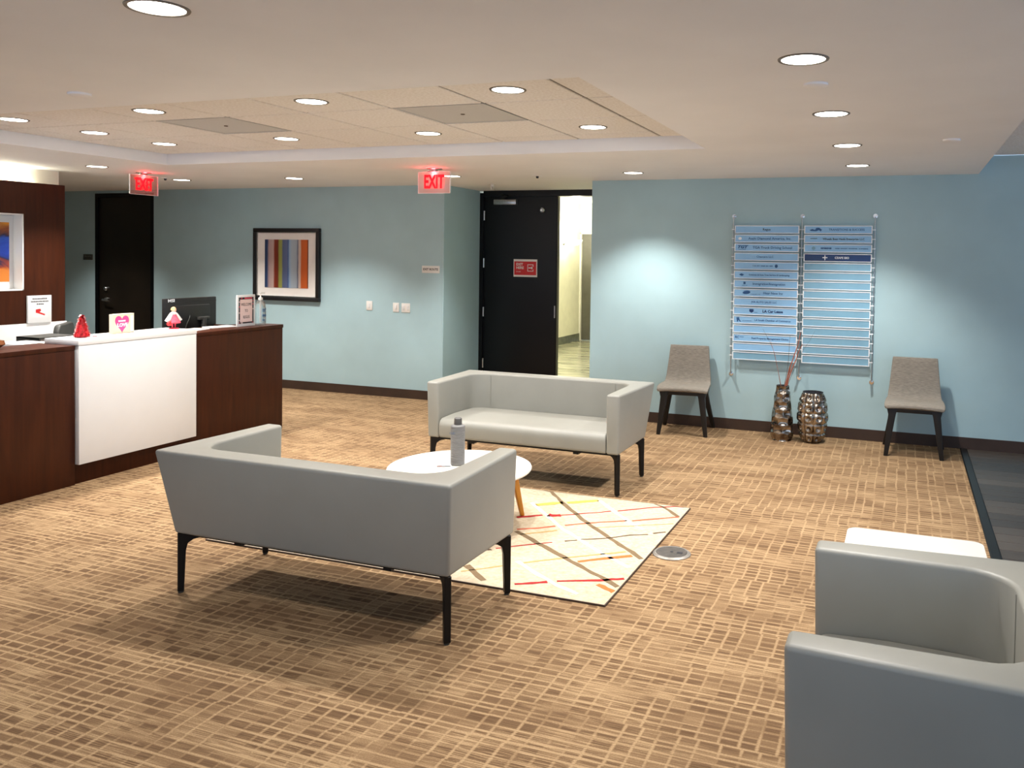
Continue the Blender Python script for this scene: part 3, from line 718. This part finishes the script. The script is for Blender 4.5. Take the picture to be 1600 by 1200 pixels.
TW = [('thick rust dried reed leaning right from the slender vase, tallest','twig',.0085,[(0,0,.38),(.04,-.01,.56),(.09,-.02,.74),(.15,-.03,.97)]),
 ('rust dried reed leaning right from the slender vase, second one','twig',.008,[(.01,0,.38),(.05,.0,.55),(.11,.01,.72),(.16,.02,.86)]),
 ('short rust dried reed in the slender vase','twig',.007,[(.0,.01,.38),(.035,.0,.55),(.07,-.03,.68),(.1,-.03,.78)]),
 ('thin upright dark twig in the slender vase','twigdark',.0028,[(0,.01,.38),(.03,.03,.6),(.045,.04,.8),(.05,.05,.93)]),
 ('thin rust twig leaning left from the slender vase','twig',.0025,[(-.01,0,.38),(-.04,.0,.6),(-.08,.02,.76),(-.13,.04,.9)]),
 ('thin pale twig leaning far left from the slender vase','twigdark',.002,[(-.01,.01,.38),(-.05,.03,.62),(-.1,.06,.8),(-.2,.08,.98)]),
 ('thin dark twig arching far right from the slender vase','twigdark',.002,[(.01,.01,.38),(.08,.04,.6),(.16,.08,.8),(.26,.1,.98)])]
for lb, mm, r, pts in TW:
    mid = []
    for a, b_ in zip(pts[:-1], pts[1:]): mid += [a, tuple((a[i]+b_[i])/2 + (rnd.uniform(-.008,.008) if i < 2 else 0) for i in range(3))]
    mid.append(pts[-1])
    o = MB().tube(mid, [r*(1-.7*i/len(mid)) for i in range(len(mid))], 6).build('dried_twig', M[mm], smooth=True)
    tag(o, lb, 'twig', 'dried twigs in the slender vase'); o.location = (-1.015, 7.6, 0)

# ================================================================== TENANT DIRECTORY
DR = thing('tenant_directory', 'wall mounted tenant directory of two columns of blue acrylic strips on steel rods', 'directory', (-.905, WB, 0))
YF = -.045
for px_ in (-.63, 0, .635):
    p = MB().tube([(px_, YF+.012, .53), (px_, YF+.012, 2.01)], .0055, 10).build('rod', M['steel'], DR, smooth=True)
    for z in (2.012, .527):
        MB().tube([(px_, 0, z), (px_, YF-.012, z)], .011, 14).tube([(px_, 0, z), (px_, -.006, z)], .02, 14).build('standoff', M['chrome'], p, smooth=True, ang=40)
PW, PH, ROW = .592, .073, .0843
fm = MB()
for a in ((-PW/2,PW/2,PH/2-.0065,PH/2),(-PW/2,PW/2,-PH/2,-PH/2+.0065),(-PW/2,-PW/2+.008,-PH/2,PH/2),(PW/2-.008,PW/2,-PH/2,PH/2)): fm.box(a[0],a[1],-.006,.004,a[2],a[3])
frame_me = fm.mesh('strip_frame'); frame_me.materials.append(M['rail'])
clip_me = MB().box(0,.028,-.002,.006,-.004,.004).mesh('clip'); clip_me.materials.append(M['rail'])
pan = {}
for k in ('panel','clear','navy'):
    q = B(-PW/2+.004,PW/2-.004,-.003,.003,-PH/2+.004,PH/2-.004).mesh('sign_strip'); q.materials.append(M[k]); pan[k] = q
def scribble(parent, x0, x1, z, h_, mt, seed, y=-.0036):
    r = random.Random(seed); mb = MB(); x = x0
    while x < x1:
        w = r.uniform(.6, 1.1)*h_*.6
        if r.random() < .85: mb.box(x, x+w*.7, y-.0004, y, z-h_/2*r.uniform(.6,1), z+h_/2*r.uniform(.6,1))
        x += w
    mb.build('fine_print', mt, parent)
left = [('Regus',.03,0,'ink'),('Asahi Diamond America, Inc.',.0335,.03,'blueink'),('TGA Truck Driving School',.033,.055,'blueink'),('Chavcare LLC',.027,-.01,'blueink'),None,('Coleman & Sons Tree Service & Landscaping',.0205,.03,'blueink'),('Immigration/Immigration',.03,.03,'blueink'),('Hear Now Inc',.031,.07,'blueink'),('JVA AUTO SALES LLC',.025,-.01,'blueink'),('LA Car Lease',.034,.07,'navy'),('LA South Chamber of Commerce',.024,.07,'blueink'),'blank',('Real Property Management Choice',.024,.05,'blueink'),'blank','clear']
right = [('TRANSITIONS & SUCCESS',.027,.075,'blueink'),('Wheels Beat Heels Enterprise LLC',.0255,.05,'ink'),('KEYBRIDGE',.018,-.1,'blueink'),('CEAPE BIO',.026,.04,'rail')] + ['clear']*11
for col_, (rows_, cx) in enumerate(((left, -.318), (right, .318))):
    for i, r in enumerate(rows_):
        z = 1.93 - ROW*(i+.5)
        kind = 'clear' if r == 'clear' else ('navy' if (col_ == 1 and i == 3) else 'panel')
        p = link('sign_strip', pan[kind], DR, (cx, YF, z))
        link('strip_frame', frame_me, p); link('clip', clip_me, p, (-PW/2-.028,0,0)); link('clip', clip_me, p, (PW/2,0,0))
        if isinstance(r, tuple):
            text(r[0], r[1], M[r[3]], p, (r[2], -.0036, 0), ext=.0004, bold=.0014 if 'Lease' in r[0] or 'KEY' in r[0] else .0005)
        def logo(mb, mm='blueink'): mb.build('logo', M[mm], p)
        if col_ == 0:
            if i == 1: logo(MB().rings([[(-.245+.016*math.cos(a*PI/8), -.0036-q, .013*math.sin(a*PI/8)) for a in range(16)] for q in (0,.0005)]), 'rail')
            if i == 2: text('TGT', .036, M['blueink'], p, (-.225,-.0036,.005), name='logo', ext=.0004, bold=.002, sx=1.3, shear=.3); scribble(p, -.26,-.19,-.018,.006,M['blueink'],i)
            if i == 4: scribble(p, -.12,.07,0,.012,M['blueink'],5); logo(MB().rings([[(.095+.014*math.cos(a*PI/8), -.0036-q, .016*math.sin(a*PI/8)) for a in range(16)] for q in (0,.0005)]))
            if i == 5: logo(MB().prism([(-.25,0),(-.225,.012),(-.2,0),(-.22,-.013)], 'y', -.004, -.0032))
            if i == 6: logo(MB().box(-.205,-.185,-.004,-.0032,-.004,.018)); scribble(p, -.22,-.17,-.015,.006,M['blueink'],i)
            if i == 7: logo(MB().rings([[(-.175+.036*math.cos(a*PI/8), -.0036-q, .004+.016*math.sin(a*PI/8)+.004*math.cos(a*PI/8)) for a in range(16)] for q in (0,.0005)])); scribble(p, -.14,-.05,-.012,.006,M['blueink'],i)
            if i == 9: logo(MB().prism([(-.145,.018),(-.105,.018),(-.105,-.004),(-.125,-.018),(-.145,-.004)], 'y', -.004, -.0032), 'navy'); scribble(p, -.1,-.07,-.012,.006,M['blueink'],i)
            if i == 10: logo(MB().prism([(-.265,.02),(-.24,.022),(-.235,.0),(-.22,-.018),(-.232,-.018),(-.245,-.002),(-.25,-.02),(-.258,-.02)], 'y', -.004, -.0032)); scribble(p, -.21,-.12,-.008,.005,M['blueink'],i)
            if i == 12: text('RC', .03, M['blueink'], p, (-.255,-.0036,.003), name='logo', ext=.0004, bold=.001); scribble(p, -.23,-.19,.008,.007,M['blueink'],i)
        else:
            if i == 0: logo(MB().prism([(-.25,-.004),(-.225,.006),(-.2,-.002),(-.19,.016),(-.165,.018),(-.14,.0),(-.15,-.016),(-.165,-.004),(-.19,-.014),(-.235,-.012)], 'y', -.004, -.0032))
            if i == 1: scribble(p, -.24,-.18,.004,.008,M['ink'],9)
            if i == 2:
                logo(MB().rings([[(-.21+.016*math.cos(a*PI/8), -.0036-q, .016*math.sin(a*PI/8)) for a in range(16)] for q in (0,.0004)]), 'clear'); scribble(p, -.02,.26,0,.01,M['blueink'],4)
            if i == 3: logo(MB().box(-.112,-.104,-.004,-.0032,-.022,.022).box(-.13,-.086,-.0041,-.0033,-.003,.005), 'rail')

# ================================================================== WALL PIECES
pic = thing('framed_picture', 'square picture of vertical colour stripes in a black frame', 'picture', (-6.858, WA, 1.465))
fw, fh = .478, .427
e = MB()
for a in ((-fw,fw,fh-.045,fh),(-fw,fw,-fh,-fh+.045),(-fw,-fw+.045,-fh+.045,fh-.045),(fw-.045,fw,-fh+.045,fh-.045)): e.box(a[0],a[1],-.045,0,a[2],a[3])
e.build('frame', M['blackwood'], pic, bevel=.006)
e = MB()
for a in ((-fw+.045,fw-.045,fh-.055,fh-.045),(-fw+.045,fw-.045,-fh+.045,-fh+.055),(-fw+.045,-fw+.055,-fh+.055,fh-.055),(fw-.055,fw-.045,-fh+.055,fh-.055)): e.box(a[0],a[1],-.034,-.01,a[2],a[3])
e.build('silver_liner', M['steel'], pic)
B(-fw+.055,fw-.055,-.018,-.008,-fh+.055,fh-.055).build('mat_board', M['paper'], pic)
B(-.318,.31,-.022,-.018,-.275,.293).build('painting', M['art'], pic)

pq = thing('wall_plaque', 'small dark plaque on the wall left of the tall black door', 'sign', (-10.076, WA, 1.507))
B(-.08,.08,-.01,0,-.037,.037).build('plate', M['brass'], pq, bevel=.003)
text('SUITE 100', .022, M['rail'], pq, (0,-.0112,.012)) if False else scribble(pq, -.06,.06,.008,.016,M['steel'],2,-.0102)
ex = thing('exit_route_sign', 'small white EXIT ROUTE sign beside the alcove corner', 'sign', (-4.917, WA, 1.445))
B(-.11,.11,-.008,0,-.04,.04).build('plate', M['offwhite'], ex, bevel=.002)
text('EXIT ROUTE', .034, M['ink'], ex, (0,-.0085,0), bold=.0008)
def switch(label, x, z, n):
    t = thing('light_switch', label, 'switch', (x, WA, z), 0, 'light switches on the teal grey wall')
    w_ = .04 if n == 1 else .055
    B(-w_,w_,-.007,0,-.052,.052).build('cover_plate', M['offwhite'], t, bevel=.003)
    for k in range(n):
        c = (k-(n-1)/2)*.05
        B(c-.012,c+.012,-.012,-.006,-.024,.024).build('rocker', M['white'], t, bevel=.002)
switch('single light switch, leftmost on the wall under the striped picture', -5.712, 1.02, 1)
switch('light switch plate, middle of three on the teal grey wall', -5.36, 1.012, 1)
switch('wide light switch plate nearest the alcove corner', -5.232, 1.01, 2)

# feature panel with niche, left
fp = thing('feature_panel', 'dark wood feature panel with a lit art niche behind the desk', 'wall panel', (-7.80, 0, 0))
N0, N1, NZ0, NZ1 = 3.9, 5.46, 1.22, 1.925
MB().box(.0,.15,N1,5.865,.915,2.22).box(.0,.15,1.2,N0,.915,2.22).box(.0,.15,N0,N1,NZ1,2.22).box(.0,.15,N0,N1,.915,NZ0).build('wood_board', M['wood'], fp)
e = MB().box(.001,.02,N0,N1,NZ0,NZ1).box(.02,.151,N1-.012,N1,NZ0,NZ1).box(.02,.151,N0,N0+.012,NZ0,NZ1).box(.02,.151,N0,N1,NZ1-.012,NZ1).box(.02,.151,N0,N1,NZ0,NZ0+.012)
e.build('niche_lining', M['white'], fp)
nl = B(.11,.13,N0+.1,N1-.5,NZ1-.022,NZ1-.012).build('niche_lamp', M['strip'], fp)
al = bpy.data.lights.new('niche_light', 'AREA'); al.shape = 'RECTANGLE'; al.size = .03; al.size_y = .8; al.energy = 2.4; al.color = (1,.95,.84)
ao = bpy.data.objects.new('niche_light', al); COL.objects.link(ao); ao.parent = fp; ao.location = (.12, (N0+N1)/2-.15, NZ1-.028); ao.rotation_euler = (0, .35, 0)
cv = B(-.045,-.02,1.4,5.7,2.2,2.215).build('cove_lamp', M['strip'], fp)
al = bpy.data.lights.new('cove_light', 'AREA'); al.shape = 'RECTANGLE'; al.size = .03; al.size_y = 4.2; al.energy = 16; al.color = (1,.95,.80)
ao = bpy.data.objects.new('cove_light', al); COL.objects.link(ao); ao.parent = fp; ao.location = (-.03, 3.5, 2.222); ao.rotation_euler = (PI, 0, 0)
ar = thing('niche_artwork', 'blue and gold abstract print on white board inside the lit niche', 'picture', (-7.778, 5.02, 1.235))
B(0,.012,-.95,.425,0,.67).build('white_board', M['white'], ar)
B(.012,.016,-.85,.385,.065,.61).build('print', M['abstract'], ar)

cz = thing('credenza', 'white credenza below the dark wood feature panel', 'cabinet', (-7.5, 3.6, 0))
B(-.3,.2,-2.4,2.26,0,.74).build('body', M['white'], cz, bevel=.003)
B(-.3,.22,-2.42,2.28,.74,.77).build('top', M['white'], cz, bevel=.003)
B(-.3,-.14,-2.4,2.275,.77,.912).build('backsplash', M['white'], cz, bevel=.003)
for k in range(4): 
    d_ = B(.2,.218,-2.39+1.16*k,-1.24+1.16*k,.06,.73).build('door', M['white'], cz, bevel=.002)
    B(.218,.23,-1.32+1.16*k,-1.305+1.16*k,.5,.66).build('handle', M['steel'], d_)
ps = thing('framed_notice', 'white framed notice with a red sketch standing against the feature panel', 'sign', (-7.638, 5.595, .914))
B(-.008,.012,-.115,.115,0,.255).build('frame', M['white'], ps, bevel=.003)
for k, (a, b_) in enumerate(((.225,.07),(.2,.085),(.175,.03))):
    mb = MB(); r = random.Random(k); x = -b_
    while x < b_:
        q = r.uniform(.008,.014); mb.box(.012,.0128,x,x+q*.7,a-.007,a+.007*r.uniform(.6,1)); x += q
    mb.build('fine_print', M['ink'], ps)
B(.012,.0126,-.075,.075,.05,.155).build('picture_field', M['offwhite'], ps)
MB().prism([(-.04,.125),(.005,.13),(.01,.11),(-.005,.1),(.05,.078),(.045,.065),(-.02,.09),(-.04,.095)], 'x', .0126, .0134).build('red_sketch', M['red'], ps)

# ================================================================== RECEPTION DESK
dk = thing('reception_desk', 'long dark wood reception desk with a white front panel', 'desk', (-5.31, 4.8, 0))
def y_(v): return v-4.8
B(-.03,.018,y_(1.8),y_(4.125),0,.925).build('front_panel', M['wood'], dk, bevel=.002)
B(-.03,0,y_(4.125),y_(6.17),0,.925).build('front_panel', M['wood'], dk, bevel=.002)
B(-.32,.022,y_(1.8),y_(4.125),.925,.955).build('counter_top', M['wood'], dk, bevel=.002)
B(-.36,.004,y_(5.135),y_(6.175),.925,.955).build('counter_top', M['wood'], dk, bevel=.002)
B(-.95,-.03,y_(6.14),y_(6.17),0,.925).build('end_panel', M['wood'], dk, bevel=.002)
B(-.95,-.03,y_(1.8),y_(1.83),0,.925).build('end_panel', M['wood'], dk, bevel=.002)
B(.0,.05,y_(4.13),y_(5.135),.14,.952).build('white_panel', M['white'], dk, bevel=.002)
B(-.27,.052,y_(4.125),y_(5.137),.955,.99).build('white_counter', M['white'], dk, bevel=.002)
B(-.27,-.23,y_(4.125),y_(5.137),.72,.955).build('counter_support', M['wood'], dk)
B(-.95,-.03,y_(1.83),y_(6.14),.71,.74).build('work_surface', M['wood'], dk, bevel=.002)
B(-.36,-.33,y_(5.135),y_(6.14),.74,.925).build('counter_support', M['wood'], dk)
B(-.32,-.29,y_(1.83),y_(4.12),.74,.925).build('counter_support', M['wood'], dk)

# things on the desk
tr = thing('tinsel_tree', 'small red tinsel tree on the white counter', 'ornament', (-5.42, 4.28, .99))
MB().lathe([(.03,0),(.03,.008),(.006,.01)], 16).build('base', M['redtinsel'], tr)
MB().lathe([(.044,.008),(.036,.05),(.022,.1),(.004,.155)], 16).build('core', M['redtinsel'], tr, smooth=True)
mb = MB(); r = random.Random(11)
for k in range(700):
    z = r.random()**1.3*.15+.006; a = r.uniform(0,2*PI); R0 = .044*(1-z/.165); L = r.uniform(.004,.02)
    c, s_ = math.cos(a), math.sin(a); dz = r.uniform(-.006,.006)
    mb.add([(c*R0*.8-s_*.006, s_*R0*.8+c*.006, z-.004),(c*R0*.8+s_*.006, s_*R0*.8-c*.006, z+.005),(c*(R0+L), s_*(R0+L), z+dz)], [(0,1,2)])
mb.build('tinsel', M['redtinsel'], tr)['kind'] = 'stuff'
tag(MB().tube([(0,0,.003),(.03,.012,.003)], .003, 6).build('loose_tinsel', M['redtinsel']), 'loose strand of red tinsel beside the small tree', 'ornament').location = (-5.40,4.345,.99)

hb = thing('heart_block', 'cream block sign with a pink heart on the white counter', 'ornament', (-5.47, 4.64, .99))
B(-.02,.02,-.09,.09,0,.145).build('block', M['creamcard'], hb, bevel=.003)
hp = []
for k in range(40):
    a = 2*PI*k/40; hp.append((-.014+.0033*16*math.sin(a)**3*1.12, .078+.0044*(13*math.cos(a)-5*math.cos(2*a)-2*math.cos(3*a)-math.cos(4*a))))
MB().prism(hp, 'x', .02, .0212).build('heart', M['pink'], hb)
mb = MB(); x = -.045
for q in (.012,.01,.014,.01,.012): mb.box(.0212,.0218,x,x+q*.75,.087,.099); x += q+.001
mb.build('fine_print', M['paper'], hb)
text('LOVE', .036, M['paper'], hb, (.0215,-.012,.062), rot=(PI/2,0,PI/2), bold=.001)
B(.02,.0208,.058,.08,.01,.13).build('side_stripe', M['pinkpaper'], hb)

dl = thing('doll_ornament', 'small doll ornament with white cape and pink skirt on the counter', 'ornament', (-5.44, 5.085, .99))
MB().lathe([(.038,0),(.038,.005),(.034,.007)], 20).build('base', M['rose'], dl, smooth=True)
for s in (-1,1): MB().tube([(0,s*.014,.005),(0,s*.013,.06)], .0055, 8).build('leg', M['rose'], dl, smooth=True)
MB().lathe([(.048,.045),(.05,.052),(.032,.085),(.016,.115)], 20).build('skirt', M['rose'], dl, smooth=True)
MB().lathe([(.016,.11),(.02,.125),(.008,.14)], 14).build('torso', M['pinkpaper'], dl, smooth=True)
MB().lathe([(.004,.132),(.015,.138),(.018,.15),(.014,.163),(.003,.168)], 14).build('head', M['skin'], dl, smooth=True)
MB().lathe([(.019,.148),(.02,.158),(.014,.17),(.003,.174)], 14, (-.004,0,0)).build('hair', M['blond'], dl, smooth=True)
for s in (-1,1):
    MB().prism([(s*.008,.138),(s*.03,.125),(s*.08,.068),(s*.06,.058),(s*.03,.072)], 'x', -.012, .006).build('cape', M['paper'], dl, bevel=.003)
MB().prism([(-.062,.06),(-.045,.068),(-.03,.055),(-.035,.03),(-.06,.026),(-.075,.04)], 'x', .0, .02).build('red_bag', M['red'], dl, bevel=.004)

mo = thing('monitor', 'black computer monitor seen from behind on the reception desk', 'monitor', (-6.1, 5.88, .74))
B(-.02,.02,-.29,.29,.105,.445).build('housing', M['mon'], mo, bevel=.006)
B(.02,.04,-.2,.2,.14,.38).build('rear_cover', M['mon'], mo, bevel=.01)
B(.02,.0206,-.29,.29,.408,.412).build('seam_line', M['ink'], mo)
text('MSI', .036, M['rail'], mo, (.0212,-.225,.425), rot=(PI/2,0,PI/2), bold=.0008, sx=1.4)
B(.04,.075,.04,.16,.24,.27).build('stand_head', M['greyplastic'], mo, bevel=.005)
MB().tube([(.06,.1,.01),(.06,.1,.26)], .024, 14).build('stand_column', M['greyplastic'], mo, smooth=True)
B(-.06,.13,-.05,.22,0,.012).build('stand_foot', M['greyplastic'], mo, bevel=.004)
MB().tube([(.03,-.03,.3),(.05,-.05,.27),(.05,-.08,.22),(.03,-.1,.1),(.03,-.1,.01)], .004, 6).build('cable', M['greyplastic'], mo, smooth=True)

wf_ = thing('welcome_frame', 'white framed WELCOME notice with floral border on the dark counter', 'sign', (-5.45, 5.865, .955))
B(-.006,.006,-.108,.108,0,.275).build('frame', M['white'], wf_, bevel=.002)
B(.006,.0068,-.088,.088,.025,.255).build('border_print', M['ink'], wf_)
B(.0068,.0074,-.074,.072,.038,.236).build('sheet', M['pinkpaper'], wf_)
B(.0068,.0074,-.02,.07,.24,.252).build('rose_corner', M['rose'], wf_)
r = random.Random(5)
for k in range(14):
    yy = r.choice([-.081,.08]) if k < 8 else r.uniform(-.08,.08); zz = r.uniform(.03,.25) if k < 8 else r.choice([.031,.246])
    MB().prism([(yy+.006*math.cos(q), zz+.006*math.sin(q)) for q in (0,1.2,2.5,3.8,5.1)], 'x', .0068, .0075).build('floral_print', M['pinkpaper' if k % 2 else 'rose'], wf_)
for s, z in (('WELCOME',.19),('TO',.135),('REGUS',.08)): text(s, .036, M['ink'], wf_, (.0078,0,z), rot=(PI/2,0,PI/2), sx=.72)

sb = thing('sanitizer_bottle', 'clear pump bottle of hand sanitizer at the end of the dark counter', 'bottle', (-5.45, 6.045, .955))
MB().lathe([(.04,0),(.047,.006),(.048,.15),(.044,.185),(.03,.21),(.016,.222),(.016,.228)], 28).build('body', M['gel'], sb, smooth=True)
pu = MB().lathe([(.019,.222),(.019,.244),(.008,.247),(.007,.28),(.012,.282),(.012,.294),(.003,.296)], 18).tube([(0,0,.288),(.0,.045,.288),(.0,.05,.28)], .006, 8).build('pump', M['offwhite'], sb, smooth=True)
MB().tube([(0,0,.02),(0,0,.222)], .006, 8).build('dip_tube', M['offwhite'], sb, smooth=True)
mb = MB()
for z, w_ in ((.14,.5),(.125,.4),(.09,.5),(.08,.55),(.045,.3)):
    mb.grid(lambda u, v: (.0487*math.cos(-.5+u*w_*2), .0487*math.sin(-.5+u*w_*2), z-.004+v*.008), 6, 2)
mb.build('printed_label', M['blueink'], sb)
for x, y, rz, lb in [(-5.52,5.36,.25,'loose white papers on the dark counter beside the white panel'),(-5.56,5.68,-.2,'single white sheet on the dark counter left of the welcome notice')]:
    t = thing('paper_stack', lb, 'paper', (x, y, .955), rz, 'papers on the counter')
    B(-.07,.07,-.12,.12,0,.004).build('sheet', M['paper'], t); B(-.068,.07,-.115,.118,.004,.006).build('sheet', M['paper'], t)
pr = thing('label_printer', 'white slab shaped printer with dark lower edge behind the desk', 'printer', (-5.84, 4.15, .74))
B(-.12,.12,-.09,.12,.0,.165).build('lower_case', M['ink'], pr, bevel=.004)
B(-.125,.125,-.095,.125,.165,.205).build('lid', M['white'], pr, bevel=.006)
ft = thing('letter_tray', 'dark letter tray with papers behind the white counter', 'tray', (-6.1, 4.52, .74))
B(-.12,.12,-.14,.14,0,.02).build('tray', M['greyplastic'], ft)
for k in range(4): B(-.12,.12,-.14,-.13,.02+.05*k,.06+.05*k).build('side', M['greyplastic'], ft)
B(-.11,.11,-.12,.13,.02,.2).build('paper_pile', M['paper'], ft); B(-.12,.12,-.14,.14,.2,.212).build('upper_tray', M['greyplastic'], ft)
wb_ = thing('wooden_bowl', 'small faceted brown wooden bowl cut by the left picture edge', 'bowl', (-5.53, 3.74, .955))
MB().lathe([(.03,0),(.07,.03),(.062,.055),(.054,.05),(.03,.02)], 7).build('bowl', M['woodbowl'], wb_)
oc = thing('office_chair', 'dark office chair back showing above the white counter', 'chair', (-6.58, 5.31, 0), 2.25)
MB().prism(arc(.16,.9,.075,0,90,5)+arc(-.16,.9,.075,90,180,5)+[(-.2,.62),(-.15,.55),(.15,.55),(.2,.62)], 'y', .2, .25).build('backrest', M['greyplastic'], oc, bevel=.015, seg=3)
B(-.23,.23,-.24,.2,.44,.5).build('seat', M['greyplastic'], oc, bevel=.03, seg=3)
B(-.03,.03,.22,.26,.4,.6).build('back_bar', M['mon'], oc)
MB().lathe([(.03,.08),(.03,.44)], 14).build('gas_column', M['mon'], oc, smooth=True)
for k in range(5):
    a = 2*PI*k/5; c, s_ = math.cos(a), math.sin(a)
    lg = MB().tube([(0,0,.09),(c*.28,s_*.28,.06)], [.025,.018], 8).build('base_arm', M['mon'], oc)
    MB().lathe([(.01,0),(.025,.01),(.025,.045),(.01,.055)], 10, (c*.28,s_*.28,0)).build('caster', M['mon'], lg)
